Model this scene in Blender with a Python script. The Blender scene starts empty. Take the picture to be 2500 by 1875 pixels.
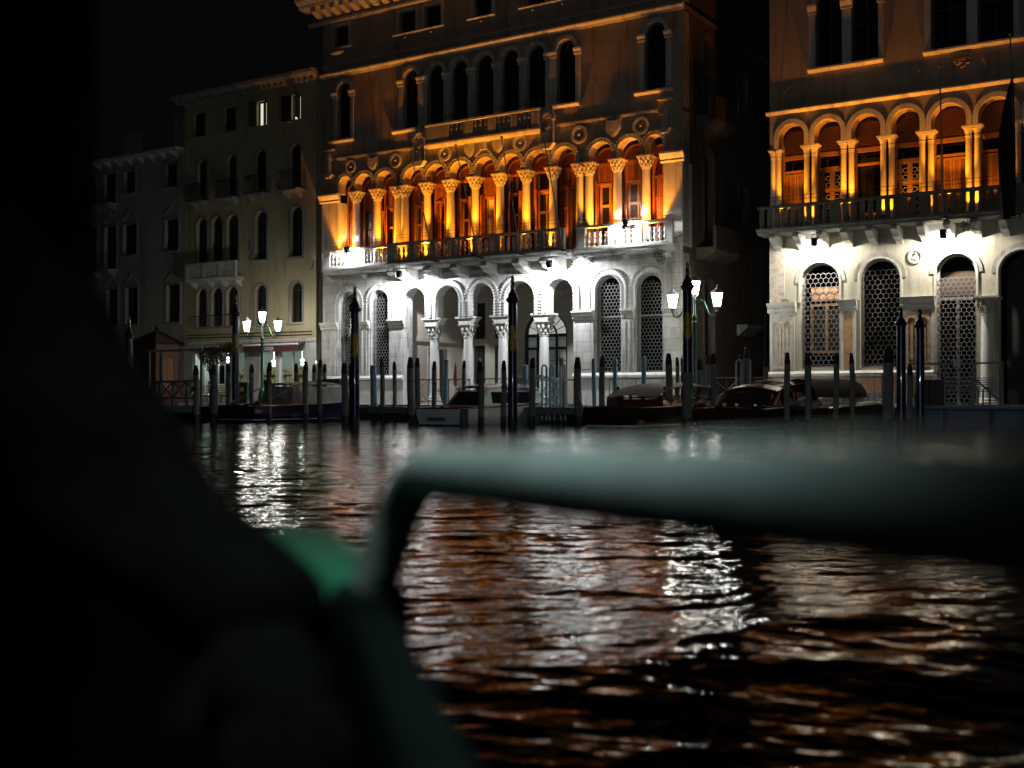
import bpy, bmesh, math, random
import numpy as np
from mathutils import Vector, Matrix

random.seed(7)
R = random.Random(11)
SC = bpy.context.scene
COL = SC.collection
PI = math.pi

# ------------------------------------------------------------------ camera
cam = bpy.data.cameras.new('camera')
cam_o = bpy.data.objects.new('camera', cam)
COL.objects.link(cam_o)
SC.camera = cam_o
cam.sensor_width = 36
cam.lens = 40.68
cam.clip_start = 0.02
cam.clip_end = 600
cam_o.location = (0, 0, 1.2)
cam_o.rotation_euler = (math.radians(90.6307), 0, 0)
cam.dof.use_dof = True
cam.dof.focus_distance = 48
cam.dof.aperture_fstop = 2.4

# ------------------------------------------------------------------ night sky
wd = bpy.data.worlds.new('World')
SC.world = wd
wd.use_nodes = True
bg = wd.node_tree.nodes['Background']
bg.inputs[0].default_value = (0.78, 0.86, 1.0, 1)
bg.inputs[1].default_value = 0.0009

SC.view_settings.view_transform = 'Standard'
SC.view_settings.look = 'None'
SC.view_settings.exposure = 1.2
SC.view_settings.gamma = 1
SC.view_settings.use_curve_mapping = False
SC.render.engine = 'CYCLES'
SC.cycles.use_denoising = True
SC.cycles.max_bounces = 6
SC.cycles.diffuse_bounces = 3
SC.cycles.glossy_bounces = 3
SC.cycles.transmission_bounces = 3
SC.cycles.caustics_reflective = False
SC.cycles.caustics_refractive = False
SC.cycles.sample_clamp_indirect = 6
SC.cycles.use_adaptive_sampling = True
SC.cycles.adaptive_threshold = 0.008

# ------------------------------------------------------------------ frame of the palace row: x along it, y into it, z up
TH = math.radians(32.95236)
P0 = Vector((-9.6291, 58.8352, 0))
EX = Vector((math.cos(TH), -math.sin(TH), 0))
EY = Vector((math.sin(TH), math.cos(TH), 0))
WATER = 0.2
QZ = 0.85          # pavement level
QD = 4.0           # depth of the pavement in front of the palaces


def W(x, y, z):
    return P0 + EX * x + EY * y + Vector((0, 0, z))


# ------------------------------------------------------------------ mesh building
class MB:
    def __init__(s):
        s.v = []
        s.f = []

    def add(s, vs, fs):
        n = len(s.v)
        s.v += [tuple(v) for v in vs]
        s.f += [tuple(n + i for i in f) for f in fs]

    def box(s, x0, x1, y0, y1, z0, z1):
        s.add([(x0, y0, z0), (x1, y0, z0), (x1, y1, z0), (x0, y1, z0), (x0, y0, z1), (x1, y0, z1), (x1, y1, z1), (x0, y1, z1)],
              [(0, 3, 2, 1), (4, 5, 6, 7), (0, 1, 5, 4), (1, 2, 6, 5), (2, 3, 7, 6), (3, 0, 4, 7)])
        return s

    def face(s, pts):
        s.add(pts, [tuple(range(len(pts)))])
        return s

    def prism(s, poly, y0, y1):
        """outline in x,z pushed from y0 to y1"""
        n = len(poly)
        s.add([(x, y0, z) for x, z in poly] + [(x, y1, z) for x, z in poly],
              [tuple(range(n)), tuple(range(2 * n - 1, n - 1, -1))] + [(i, i + n, (i + 1) % n + n, (i + 1) % n) for i in range(n)])
        return s

    def prism_x(s, poly, x0, x1):
        """outline in y,z pushed from x0 to x1"""
        n = len(poly)
        s.add([(x0, y, z) for y, z in poly] + [(x1, y, z) for y, z in poly],
              [tuple(range(n)), tuple(range(2 * n - 1, n - 1, -1))] + [(i, i + n, (i + 1) % n + n, (i + 1) % n) for i in range(n)])
        return s

    def ring(s, cx, cz, r0, r1, a0, a1, y0, y1, seg=20, kz=1.0):
        vs = []
        for i in range(seg + 1):
            a = a0 + (a1 - a0) * i / seg
            c, sn = math.cos(a), math.sin(a) * kz
            vs += [(cx + r0 * c, y0, cz + r0 * sn), (cx + r1 * c, y0, cz + r1 * sn), (cx + r1 * c, y1, cz + r1 * sn), (cx + r0 * c, y1, cz + r0 * sn)]
        fs = []
        for i in range(seg):
            b = i * 4
            for k in range(4):
                fs.append((b + k, b + (k + 1) % 4, b + 4 + (k + 1) % 4, b + 4 + k))
        fs += [(0, 1, 2, 3), (seg * 4, seg * 4 + 3, seg * 4 + 2, seg * 4 + 1)]
        s.add(vs, fs)
        return s

    def lathe(s, cx, cy, cz, prof, seg=14, sq=None):
        """profile of (radius, z); sq = power that squares the section"""
        vs = []
        for r, z in prof:
            for k in range(seg):
                a = 2 * PI * k / seg
                c, sn = math.cos(a), math.sin(a)
                vs.append((cx + r * c, cy + r * sn, cz + z))
        fs = []
        for i in range(len(prof) - 1):
            for k in range(seg):
                fs.append((i * seg + k, i * seg + (k + 1) % seg, (i + 1) * seg + (k + 1) % seg, (i + 1) * seg + k))
        fs.append(tuple(range(seg - 1, -1, -1)))
        fs.append(tuple((len(prof) - 1) * seg + k for k in range(seg)))
        s.add(vs, fs)
        return s

    def tube(s, pts, r, seg=8, closed=False):
        pts = [Vector(p) for p in pts]
        n = len(pts)
        rr = r if isinstance(r, (list, tuple)) else [r] * n
        vs = []
        for i, p in enumerate(pts):
            t = (pts[min(i + 1, n - 1)] - pts[max(i - 1, 0)]).normalized()
            u = Vector((0, 0, 1)) if abs(t.z) < .9 else Vector((1, 0, 0))
            a = t.cross(u).normalized()
            b = t.cross(a).normalized()
            for k in range(seg):
                w = 2 * PI * k / seg
                vs.append(p + (a * math.cos(w) + b * math.sin(w)) * rr[i])
        fs = []
        for i in range(n - 1):
            for k in range(seg):
                fs.append((i * seg + k, i * seg + (k + 1) % seg, (i + 1) * seg + (k + 1) % seg, (i + 1) * seg + k))
        fs.append(tuple(range(seg - 1, -1, -1)))
        fs.append(tuple((n - 1) * seg + k for k in range(seg)))
        s.add(vs, fs)
        return s

    def ball(s, cx, cy, cz, rx, ry, rz, seg=10, rings=6):
        vs = []
        for i in range(1, rings):
            a = PI * i / rings
            for k in range(seg):
                w = 2 * PI * k / seg
                vs.append((cx + rx * math.sin(a) * math.cos(w), cy + ry * math.sin(a) * math.sin(w), cz + rz * math.cos(a)))
        fs = []
        for i in range(rings - 2):
            for k in range(seg):
                fs.append((i * seg + k, (i + 1) * seg + k, (i + 1) * seg + (k + 1) % seg, i * seg + (k + 1) % seg))
        vs += [(cx, cy, cz + rz), (cx, cy, cz - rz)]
        t, b = len(vs) - 2, len(vs) - 1
        for k in range(seg):
            fs.append((t, k, (k + 1) % seg))
            fs.append((b, (rings - 2) * seg + (k + 1) % seg, (rings - 2) * seg + k))
        s.add(vs, fs)
        return s

    def bar(s, p, q, w, h):
        """flat bar in the x,z plane facing y, from p to q"""
        p, q = Vector(p), Vector(q)
        t = (q - p).normalized()
        a = t.cross(Vector((0, 1, 0))).normalized() * (w / 2)
        d = Vector((0, h / 2, 0))
        s.add([p - a - d, p + a - d, q + a - d, q - a - d, p - a + d, p + a + d, q + a + d, q - a + d],
              [(0, 1, 2, 3), (7, 6, 5, 4), (0, 4, 5, 1), (1, 5, 6, 2), (2, 6, 7, 3), (3, 7, 4, 0)])
        return s

    def mesh(s, name, m, org=(0, 0, 0), smooth=False, bev=0):
        me = bpy.data.meshes.new(name)
        ox, oy, oz = org
        me.from_pydata([(x - ox, y - oy, z - oz) for x, y, z in s.v], [], s.f)
        bm = bmesh.new()
        bm.from_mesh(me)
        bmesh.ops.recalc_face_normals(bm, faces=bm.faces[:])
        if bev:
            bmesh.ops.bevel(bm, geom=[e for e in bm.edges if len(e.link_faces) == 2 and e.calc_face_angle(0) > .5], offset=bev, segments=2, affect='EDGES', profile=.5)
        bm.to_mesh(me)
        bm.free()
        me.materials.append(m)
        if smooth:
            me.polygons.foreach_set('use_smooth', [True] * len(me.polygons))
            try:
                me.set_sharp_from_angle(angle=math.radians(40))
            except Exception:
                pass
        return me

    def build(s, name, m, parent, smooth=False, bev=0, label=None, kind=None):
        org = ORG.get(root_of(parent), (0, 0, 0))
        o = bpy.data.objects.new(name, s.mesh(name, m, org, smooth, bev))
        COL.objects.link(o)
        o.parent = parent
        if label:
            o['label'] = label
        if kind:
            o['kind'] = kind
        return o


ORG = {}


def root_of(o):
    while o.parent:
        o = o.parent
    return o.name


def tag(o, label, cat, group=None):
    o['label'] = label
    o['category'] = cat
    if group:
        o['group'] = group
    return o


def place(o, x, y, z, rot=0):
    o.location = W(x, y, z)
    o.rotation_euler = (0, 0, -TH + rot)
    return o


def T(name, label, cat, x, y, z, rot=0, group=None, author=True):
    """a thing: an Empty at its base; author=True lets its parts be written in palace-row coordinates"""
    o = bpy.data.objects.new(name, None)
    COL.objects.link(o)
    o.empty_display_size = .2
    tag(o, label, cat, group)
    place(o, x, y, z, rot)
    if author:
        ORG[o.name] = (x, y, z)
    return o


def solo(mb, name, m, label, cat, x, y, z, rot=0, group=None, smooth=False, bev=0):
    o = bpy.data.objects.new(name, mb.mesh(name, m, (0, 0, 0), smooth, bev))
    COL.objects.link(o)
    tag(o, label, cat, group)
    return place(o, x, y, z, rot)


def struct(mb, name, m, smooth=False):
    o = bpy.data.objects.new(name, mb.mesh(name, m, (0, 0, 0), smooth))
    COL.objects.link(o)
    o['kind'] = 'structure'
    place(o, 0, 0, 0)
    return o


def dup(o, parent=None):
    c = o.copy()
    COL.objects.link(c)
    if parent is not None:
        c.parent = parent
    for ch in list(o.children):
        dup(ch, c)
    return c


def dup_thing(o, x, y, z, rot, label):
    c = dup(o)
    place(c, x, y, z, rot)
    c['label'] = label
    return c


def lamp_obj(kind, name, loc, power, color, size, parent, **kw):
    l = bpy.data.lights.new(name, kind)
    l.energy = power
    l.color = color
    if kind in ('POINT', 'SPOT'):
        l.shadow_soft_size = size
    if kind == 'SPOT':
        l.spot_size = kw.get('cone', 2.4)
        l.spot_blend = kw.get('blend', .6)
    if kind == 'AREA':
        l.size = size
    o = bpy.data.objects.new(name, l)
    COL.objects.link(o)
    o.parent = parent
    o.location = loc
    if 'aim' in kw:
        o.rotation_euler = Vector(kw['aim']).to_track_quat('-Z', 'Y').to_euler()
    return o


# ------------------------------------------------------------------ materials
def nodes(name):
    m = bpy.data.materials.new(name)
    m.use_nodes = True
    nt = m.node_tree
    return m, nt, nt.nodes['Principled BSDF']


def pm(name, c1, c2, scale=3, rough=.8, rough2=None, metal=0, bump=.2, bscale=None, streak=0, c3=None, coat=0, spec=.5, stretch=(1, 1, 1), joints=None):
    """colour c1 to c2 by noise, c3 in drips and stains, fine relief"""
    m, nt, b = nodes(name)
    N, L = nt.nodes.new, nt.links.new
    tc = N('ShaderNodeTexCoord')
    mp = N('ShaderNodeMapping')
    mp.inputs['Scale'].default_value = stretch
    L(tc.outputs['Object'], mp.inputs[0])
    n1 = N('ShaderNodeTexNoise')
    n1.inputs['Scale'].default_value = scale
    n1.inputs['Detail'].default_value = 8
    n1.inputs['Roughness'].default_value = .65
    L(mp.outputs[0], n1.inputs['Vector'])
    r1 = N('ShaderNodeValToRGB')
    r1.color_ramp.elements[0].position = .3
    r1.color_ramp.elements[1].position = .7
    r1.color_ramp.elements[0].color = (*c1, 1)
    r1.color_ramp.elements[1].color = (*c2, 1)
    L(n1.outputs[0], r1.inputs[0])
    out = r1.outputs[0]
    if c3:
        mp2 = N('ShaderNodeMapping')
        mp2.inputs['Scale'].default_value = (1.6, 1.6, .22) if streak else (1, 1, 1)
        L(tc.outputs['Object'], mp2.inputs[0])
        n2 = N('ShaderNodeTexNoise')
        n2.inputs['Scale'].default_value = streak or scale * .6
        n2.inputs['Detail'].default_value = 7
        n2.inputs['Roughness'].default_value = .7
        L(mp2.outputs[0], n2.inputs['Vector'])
        r2 = N('ShaderNodeValToRGB')
        r2.color_ramp.elements[0].position = .5
        r2.color_ramp.elements[1].position = .68
        L(n2.outputs[0], r2.inputs[0])
        mx = N('ShaderNodeMix')
        mx.data_type = 'RGBA'
        L(r2.outputs[0], mx.inputs[0])
        L(out, mx.inputs[6])
        mx.inputs[7].default_value = (*c3, 1)
        out = mx.outputs[2]
    if joints:          # courses of ashlar: thin darker joints between blocks of slightly different tone
        sp, cb = N('ShaderNodeSeparateXYZ'), N('ShaderNodeCombineXYZ')
        L(tc.outputs['Object'], sp.inputs[0])
        L(sp.outputs[0], cb.inputs[0])
        L(sp.outputs[2], cb.inputs[1])
        bt = N('ShaderNodeTexBrick')
        bt.inputs['Scale'].default_value = 1
        bt.inputs['Brick Width'].default_value = joints[0]
        bt.inputs['Row Height'].default_value = joints[1]
        bt.inputs['Mortar Size'].default_value = .007
        bt.inputs['Color1'].default_value = (1, 1, 1, 1)
        bt.inputs['Color2'].default_value = (.8, .79, .77, 1)
        bt.inputs['Mortar'].default_value = (.42, .41, .39, 1)
        L(cb.outputs[0], bt.inputs['Vector'])
        m2 = N('ShaderNodeMix')
        m2.data_type = 'RGBA'
        m2.blend_type = 'MULTIPLY'
        m2.inputs[0].default_value = 1
        L(out, m2.inputs[6])
        L(bt.outputs[0], m2.inputs[7])
        out = m2.outputs[2]
    L(out, b.inputs['Base Color'])
    b.inputs['Roughness'].default_value = rough
    b.inputs['Metallic'].default_value = metal
    b.inputs['Coat Weight'].default_value = coat
    b.inputs['Specular IOR Level'].default_value = spec
    if rough2 is not None:
        mr = N('ShaderNodeMapRange')
        mr.inputs[3].default_value = rough
        mr.inputs[4].default_value = rough2
        L(n1.outputs[0], mr.inputs[0])
        L(mr.outputs[0], b.inputs['Roughness'])
    if bump:
        n3 = N('ShaderNodeTexNoise')
        n3.inputs['Scale'].default_value = bscale or scale * 6
        n3.inputs['Detail'].default_value = 6
        L(mp.outputs[0], n3.inputs['Vector'])
        bp = N('ShaderNodeBump')
        bp.inputs['Strength'].default_value = bump
        bp.inputs['Distance'].default_value = .03
        L(n3.outputs[0], bp.inputs['Height'])
        L(bp.outputs[0], b.inputs['Normal'])
    return m


def emit(name, color, strength):
    m, nt, b = nodes(name)
    b.inputs['Base Color'].default_value = (*color, 1)
    b.inputs['Emission Color'].default_value = (*color, 1)
    b.inputs['Emission Strength'].default_value = strength
    return m


M = dict(
    stone=pm('istrian_stone', (.50, .49, .46), (.62, .61, .58), 1.6, .62, c3=(.27, .26, .24), streak=1.4, bump=.25, bscale=9),
    stone_wall=pm('ashlar_wall', (.43, .42, .40), (.60, .59, .57), 1.3, .65, c3=(.15, .148, .14), streak=1.3, bump=.35, bscale=8, joints=(1.05, .46)),
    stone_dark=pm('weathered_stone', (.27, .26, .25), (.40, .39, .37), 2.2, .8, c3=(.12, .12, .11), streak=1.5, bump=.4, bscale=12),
    balcony_dark=pm('dark_balcony_stone', (.13, .13, .125), (.20, .20, .19), 2.2, .85, c3=(.08, .08, .075), streak=1.5, bump=.4, bscale=12),  # darker stone for the slatted balcony, with darker streaks
    carved=pm('carved_stone', (.40, .38, .34), (.55, .53, .48), 4, .75, c3=(.2, .19, .17), bump=.7, bscale=22),
    plaster_red=pm('old_brick_plaster', (.33, .26, .20), (.48, .385, .30), .9, .9, c3=(.17, .135, .105), streak=1.1, bump=.3, bscale=11),
    plaster_frieze=pm('frieze_plaster', (.32, .26, .185), (.45, .37, .27), 1.2, .85, c3=(.15, .12, .09), streak=1.6, bump=.4, bscale=9),
    plaster_far=pm('brown_plaster', (.35, .27, .20), (.44, .345, .26), .8, .9, c3=(.21, .16, .115), streak=1.0, bump=.22, bscale=11),
    plaster_yellow=pm('yellow_plaster', (.50, .43, .26), (.61, .53, .34), .7, .9, c3=(.33, .28, .19), streak=1.0, bump=.4, bscale=6),
    plaster_grey=pm('grey_plaster', (.38, .37, .34), (.48, .46, .42), .6, .9, c3=(.27, .26, .24), streak=.9, bump=.4, bscale=6),
    plaster_in=pm('beige_plaster', (.46, .40, .34), (.54, .48, .41), .8, .9, bump=.15),
    rustic=pm('rusticated_stone', (.30, .28, .22), (.40, .37, .30), 1.8, .85, bump=.5, bscale=10),
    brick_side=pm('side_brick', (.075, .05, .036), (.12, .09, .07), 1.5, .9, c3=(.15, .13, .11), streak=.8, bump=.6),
    pink=pm('verona_marble', (.46, .27, .13), (.58, .36, .20), 6, .5, c3=(.36, .19, .09), bump=.1),
    carved_brown=pm('carved_brown_stone', (.30, .20, .14), (.44, .31, .22), 7, .8, c3=(.16, .10, .07), bump=1, bscale=25),
    carved_pale=pm('carved_pale_stone', (.44, .38, .33), (.58, .52, .46), 7, .8, c3=(.3, .25, .2), bump=.9, bscale=22),
    rooftile=pm('roof_tiles', (.16, .07, .045), (.24, .11, .07), 3, .9, bump=.5),
    glass=pm('dark_glass', (.008, .009, .011), (.014, .015, .018), 2, .08, bump=.03, bscale=2, spec=.5),
    glass_lead=pm('leaded_glass', (.03, .028, .022), (.06, .055, .045), 5, .12, bump=.05),
    shutter=pm('red_brown_shutter', (.20, .062, .025), (.28, .095, .04), 3, .6, bump=.2, stretch=(6, 6, 1)),
    shutter_far=pm('brown_shutter', (.17, .075, .03), (.25, .12, .05), 3, .65, bump=.2, stretch=(6, 6, 1)),
    dark_shutter=pm('dark_shutter', (.02, .023, .022), (.032, .035, .034), 3, .7, bump=.2, stretch=(6, 6, 1)),
    wood_dark=pm('dark_wood', (.045, .03, .02), (.08, .052, .035), 4, .6, bump=.3, stretch=(8, 8, 1)),
    frame_wood=pm('window_frame_wood', (.22, .12, .055), (.32, .18, .085), 4, .6, bump=.2, stretch=(6, 6, 1)),
    curtain=pm('pale_curtain', (.48, .44, .38), (.6, .56, .5), 4, .9, bump=.3, stretch=(8, 8, 1)),
    iron=pm('dark_iron', (.018, .018, .019), (.035, .034, .033), 8, .55, metal=.3, bump=.1),
    grille=pm('grey_iron_grille', (.16, .15, .145), (.25, .235, .225), 8, .6, metal=.2, bump=.1),
    grille_pale=pm('pale_iron_grille', (.20, .19, .21), (.29, .275, .30), 8, .6, metal=.1, bump=.1),
    pile=pm('weathered_pile_wood', (.16, .17, .17), (.27, .27, .265), 4, .85, c3=(.08, .085, .08), streak=3, bump=.7, bscale=14, stretch=(5, 5, .6)),
    pile_brown=pm('pale_new_wood', (.40, .26, .17), (.52, .36, .25), 4, .8, bump=.5, stretch=(5, 5, .6)),
    pile_blue=pm('light_blue_steel', (.20, .38, .52), (.27, .46, .60), 4, .45, c3=(.13, .25, .34), streak=2, bump=.1),
    pile_tip=pm('black_pile_tip', (.012, .012, .013), (.022, .022, .022), 6, .75, bump=.3),
    pile_wet=pm('wet_algae_wood', (.018, .022, .014), (.032, .036, .024), 6, .35, bump=.6),
    navy=pm('navy_paint', (.008, .014, .06), (.014, .022, .085), 3, .3, bump=.08, coat=.3),
    gold=pm('gold_leaf', (.13, .085, .02), (.80, .56, .13), 26, .38, metal=.75, bump=.6, bscale=40),
    rail_blue=pm('blue_railing_paint', (.50, .74, .88), (.55, .80, .93), 5, .5, bump=.05),
    rail_grey=pm('grey_railing_paint', (.20, .25, .28), (.26, .31, .34), 5, .5, bump=.05),
    green=pm('green_lamp_paint', (.012, .06, .035), (.02, .085, .05), 6, .35, bump=.1),
    dark_green=pm('dark_green_metal', (.02, .045, .035), (.03, .06, .045), 5, .5, bump=.1),
    lantern_cap=pm('lantern_cap_paint', (.18, .2, .2), (.26, .28, .28), 5, .4, bump=.05),
    quay=pm('quay_stone', (.34, .33, .30), (.46, .45, .42), 1.5, .75, c3=(.22, .21, .19), bump=.3),
    quay_wet=pm('algae_quay_stone', (.03, .035, .022), (.06, .065, .045), 2, .5, bump=.7, bscale=6),
    paving=pm('paving_stone', (.16, .16, .155), (.26, .255, .25), 1.2, .6, bump=.3, bscale=5),
    deck=pm('deck_boards', (.16, .12, .09), (.24, .19, .15), 3, .8, bump=.4, stretch=(1, 8, 1)),
    white_hull=pm('silver_hull_paint', (.66, .74, .82), (.74, .81, .88), 2, .42, bump=.02, coat=.1),
    navy_hull=pm('navy_hull_paint', (.010, .014, .055), (.016, .022, .075), 2, .25, bump=.03, coat=.5),
    cover=pm('grey_boat_cabin', (.30, .31, .32), (.42, .43, .43), 3, .6, c3=(.2, .21, .2), streak=3, bump=.2),
    mahogany=pm('varnished_mahogany', (.10, .028, .010), (.16, .05, .018), 3, .2, bump=.05, coat=.8, stretch=(10, 1, 4)),
    mahogany_dark=pm('dark_varnished_hull', (.030, .014, .008), (.055, .026, .014), 3, .25, bump=.05, coat=.6, stretch=(10, 1, 4)),
    deck_orange=pm('golden_varnished_deck', (.42, .17, .045), (.55, .25, .08), 3, .18, bump=.04, coat=.8, stretch=(12, 1, 1)),
    roof_silver=pm('silver_cabin_roof', (.58, .60, .63), (.68, .70, .72), 2, .4, bump=.03, coat=.3),
    roof_brown=pm('brown_cabin_roof', (.20, .09, .045), (.28, .135, .07), 3, .35, bump=.05, coat=.3),
    canvas=pm('grey_canvas_top', (.30, .27, .28), (.38, .35, .36), 3, .8, bump=.3),
    canvas_dark=pm('brown_canvas_cover', (.075, .055, .045), (.11, .085, .07), 3, .85, bump=.4),
    chrome=pm('chrome', (.6, .6, .6), (.7, .7, .7), 3, .15, metal=1, bump=0),
    clear=pm('boat_window', (.012, .014, .016), (.02, .022, .024), 3, .06, bump=0, spec=.35),
    screen_glass=pm('boat_screen_glass', (.03, .04, .048), (.045, .055, .062), 3, .2, bump=0, spec=.12),
    barge=pm('blue_barge_paint', (.022, .075, .20), (.035, .10, .26), 3, .5, c3=(.02, .05, .13), streak=2, bump=.1),
    barge_trim=pm('pale_blue_trim', (.10, .2, .32), (.14, .25, .38), 3, .5, bump=.1),
    black_rubber=pm('black_rubber', (.012, .012, .012), (.02, .02, .02), 5, .7, bump=.2),
    awning=pm('dark_red_awning', (.065, .020, .016), (.09, .028, .022), 4, .85, bump=.2),
    white_paint=pm('white_paint', (.70, .70, .68), (.8, .8, .78), 3, .5, bump=.05),
    kiosk_pink=pm('pink_kiosk_panel', (.26, .14, .115), (.33, .18, .15), 3, .6, bump=.15),
    kiosk_ply=pm('plywood_board', (.44, .23, .13), (.56, .31, .19), 2, .6, bump=.15, stretch=(5, 1, 1)),
    kiosk_roof=pm('dark_kiosk_roof', (.035, .03, .026), (.06, .05, .042), 4, .7, bump=.3),
    fence=pm('grey_painted_timber', (.16, .17, .17), (.22, .23, .23), 4, .75, bump=.3),
    beam=pm('peeling_white_beam', (.34, .34, .33), (.5, .5, .48), 9, .8, c3=(.16, .15, .14), bump=.4),
    leaf=pm('vine_leaves', (.07, .10, .025), (.12, .14, .035), 8, .6, bump=.2),
    leaf_fig=pm('wall_weeds', (.045, .085, .02), (.08, .12, .03), 8, .6, bump=.2),
    trunk=pm('vine_stem', (.06, .045, .03), (.1, .075, .05), 6, .9, bump=.6),
    bench=pm('orange_bench_slats', (.50, .26, .07), (.62, .34, .11), 4, .5, bump=.2, stretch=(8, 1, 1)),
    sign_yellow=pm('yellow_sticker', (.65, .5, .05), (.72, .56, .08), 4, .6, bump=0),
    flag=pm('dark_flag_cloth', (.010, .012, .022), (.018, .02, .034), 5, .9, bump=.4),
    poster_a=pm('blue_poster', (.1, .2, .3), (.3, .4, .45), 9, .7, bump=0),
    goods=pm('shop_goods', (.35, .08, .04), (.15, .3, .12), 9, .6, bump=0, c3=(.5, .4, .1)),
    lamp_glass=emit('lit_lantern_glass', (1.0, .985, .87), 27),
    lamp_hot=emit('lit_lantern_led', (.92, .96, 1.0), 30),
    room_lit=emit('lit_room', (.80, .80, .62), .42),
    hall_lit=emit('lit_hall_glass', (.85, .86, .80), .17),
    hall_dim=emit('dim_hall_glass', (.62, .70, .62), .022),
    shop_tube=emit('shop_ceiling_light', (.85, 1.0, .92), 9),
    shop_back=pm('shop_back_wall', (.24, .27, .26), (.31, .34, .33), 2, .6, bump=.1),
    teal=pm('teal_boat_paint', (.12, .155, .15), (.17, .21, .205), 9, .27, bump=.06, spec=.75, c3=(.08, .10, .095)),
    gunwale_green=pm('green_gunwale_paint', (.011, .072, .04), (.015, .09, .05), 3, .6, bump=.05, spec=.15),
    gunwale_shaded=pm('shaded_gunwale_paint', (.0022, .0034, .0034), (.0035, .005, .005), 3, .9, bump=.1, spec=.0),  # shade on the near boat side, put into the colour as near-black
    boat_post=pm('grey_cabin_post', (.007, .0066, .0076), (.01, .0096, .0106), 3, .9, bump=.1, spec=.03),
    coat=pm('black_padded_coat', (.0012, .0012, .0014), (.002, .002, .0022), 12, .95, bump=.5, bscale=20, spec=.015),
    skin=pm('skin', (.45, .28, .2), (.5, .32, .24), 5, .6, bump=.1),
    hair=pm('dark_hair', (.015, .011, .008), (.025, .018, .012), 20, .6, bump=.4),
)

# water: dark, mirror-like, finely rippled
mw, nt, b = nodes('canal_water')
b.inputs['Base Color'].default_value = (.004, .007, .007, 1)
b.inputs['Roughness'].default_value = .045
b.inputs['IOR'].default_value = 1.34
tc = nt.nodes.new('ShaderNodeTexCoord')
hs = []
for sx, sy, sc_, am in ((.5, 1.5, 3.0, 1.0), (.6, 1.9, 9.0, .25)):
    mp = nt.nodes.new('ShaderNodeMapping')
    mp.inputs['Scale'].default_value = (sx, sy, 1)
    mp.inputs['Rotation'].default_value = (0, 0, .25)
    nt.links.new(tc.outputs['Object'], mp.inputs[0])
    n = nt.nodes.new('ShaderNodeTexNoise')
    n.inputs['Scale'].default_value = sc_
    n.inputs['Detail'].default_value = 3
    nt.links.new(mp.outputs[0], n.inputs['Vector'])
    mu = nt.nodes.new('ShaderNodeMath')
    mu.operation = 'MULTIPLY'
    mu.inputs[1].default_value = am
    nt.links.new(n.outputs[0], mu.inputs[0])
    hs.append(mu)
ad = nt.nodes.new('ShaderNodeMath')
nt.links.new(hs[0].outputs[0], ad.inputs[0])
nt.links.new(hs[1].outputs[0], ad.inputs[1])
bp = nt.nodes.new('ShaderNodeBump')
bp.inputs['Strength'].default_value = .8
bp.inputs['Distance'].default_value = .034
nt.links.new(ad.outputs[0], bp.inputs['Height'])
nt.links.new(bp.outputs[0], b.inputs['Normal'])
M['water'] = mw


# ------------------------------------------------------------------ water, quay, pavement
def make_water():
    rng = np.random.default_rng(5)
    ys = [-60.0, -25.0, -10.0, -4.0, -1.0]
    y = .2
    while y < 75:
        ys.append(y)
        y += max(.012, .0052 * y)
    ys += [95.0, 140.0]
    ys = np.array(ys)
    u = np.concatenate([[-9, -3], np.linspace(-1, 1, 440), [3, 9]])
    X = np.outer(np.abs(ys) * .5 + 1.2, u)
    Y = np.repeat(ys[:, None], len(u), 1)
    Z = np.zeros_like(X)
    step = np.maximum(.012, .0052 * np.abs(Y))
    for _ in range(120):
        lam = math.exp(rng.uniform(math.log(.06), math.log(.75)))
        a = rng.normal(PI / 2 + .10, .34 + .2 * (lam < .2))
        k = 2 * PI / lam
        fade = np.clip((lam / step - 2.2) / 2.5, 0, 1)
        Z += .0150 * min(1.25, max(.8, (lam / .2) ** -.15)) / k * np.sin(k * (X * math.cos(a) + Y * math.sin(a)) + rng.uniform(0, 6.28)) * fade
    # wash of the passing boat: long crests running off to the right
    for lam, a, amp in ((2.4, 2.04, .013), (4.3, 1.95, .022), (1.7, 1.2, .005)):
        k = 2 * PI / lam
        Z += amp * np.sin(k * (X * math.cos(a) + Y * math.sin(a)) + rng.uniform(0, 6.28)) * np.exp(-np.clip(Y - 4, 0, 99) / 9)
    dist = (X + .25) * -.46 + (Y - 3.75) * .89          # the steep wake crest alongside the boat
    Z += .115 * np.exp(-(dist / .8) ** 2) * np.exp(-((X - .9) / 2.3) ** 4)
    nr, nc = X.shape
    me = bpy.data.meshes.new('water')
    co = np.stack([X, Y, Z + WATER], -1).reshape(-1, 3)
    i = np.arange(nr - 1)[:, None] * nc + np.arange(nc - 1)[None]
    fs = np.stack([i, i + 1, i + nc + 1, i + nc], -1).reshape(-1, 4)
    me.vertices.add(len(co))
    me.vertices.foreach_set('co', co.ravel())
    me.loops.add(fs.size)
    me.loops.foreach_set('vertex_index', fs.ravel().astype(np.int32))
    me.polygons.add(len(fs))
    me.polygons.foreach_set('loop_start', np.arange(0, fs.size, 4, dtype=np.int32))
    me.update(calc_edges=True)
    me.polygons.foreach_set('use_smooth', [True] * len(fs))
    me.materials.append(mw)
    o = bpy.data.objects.new('water', me)
    COL.objects.link(o)
    o['kind'] = 'structure'


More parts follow.
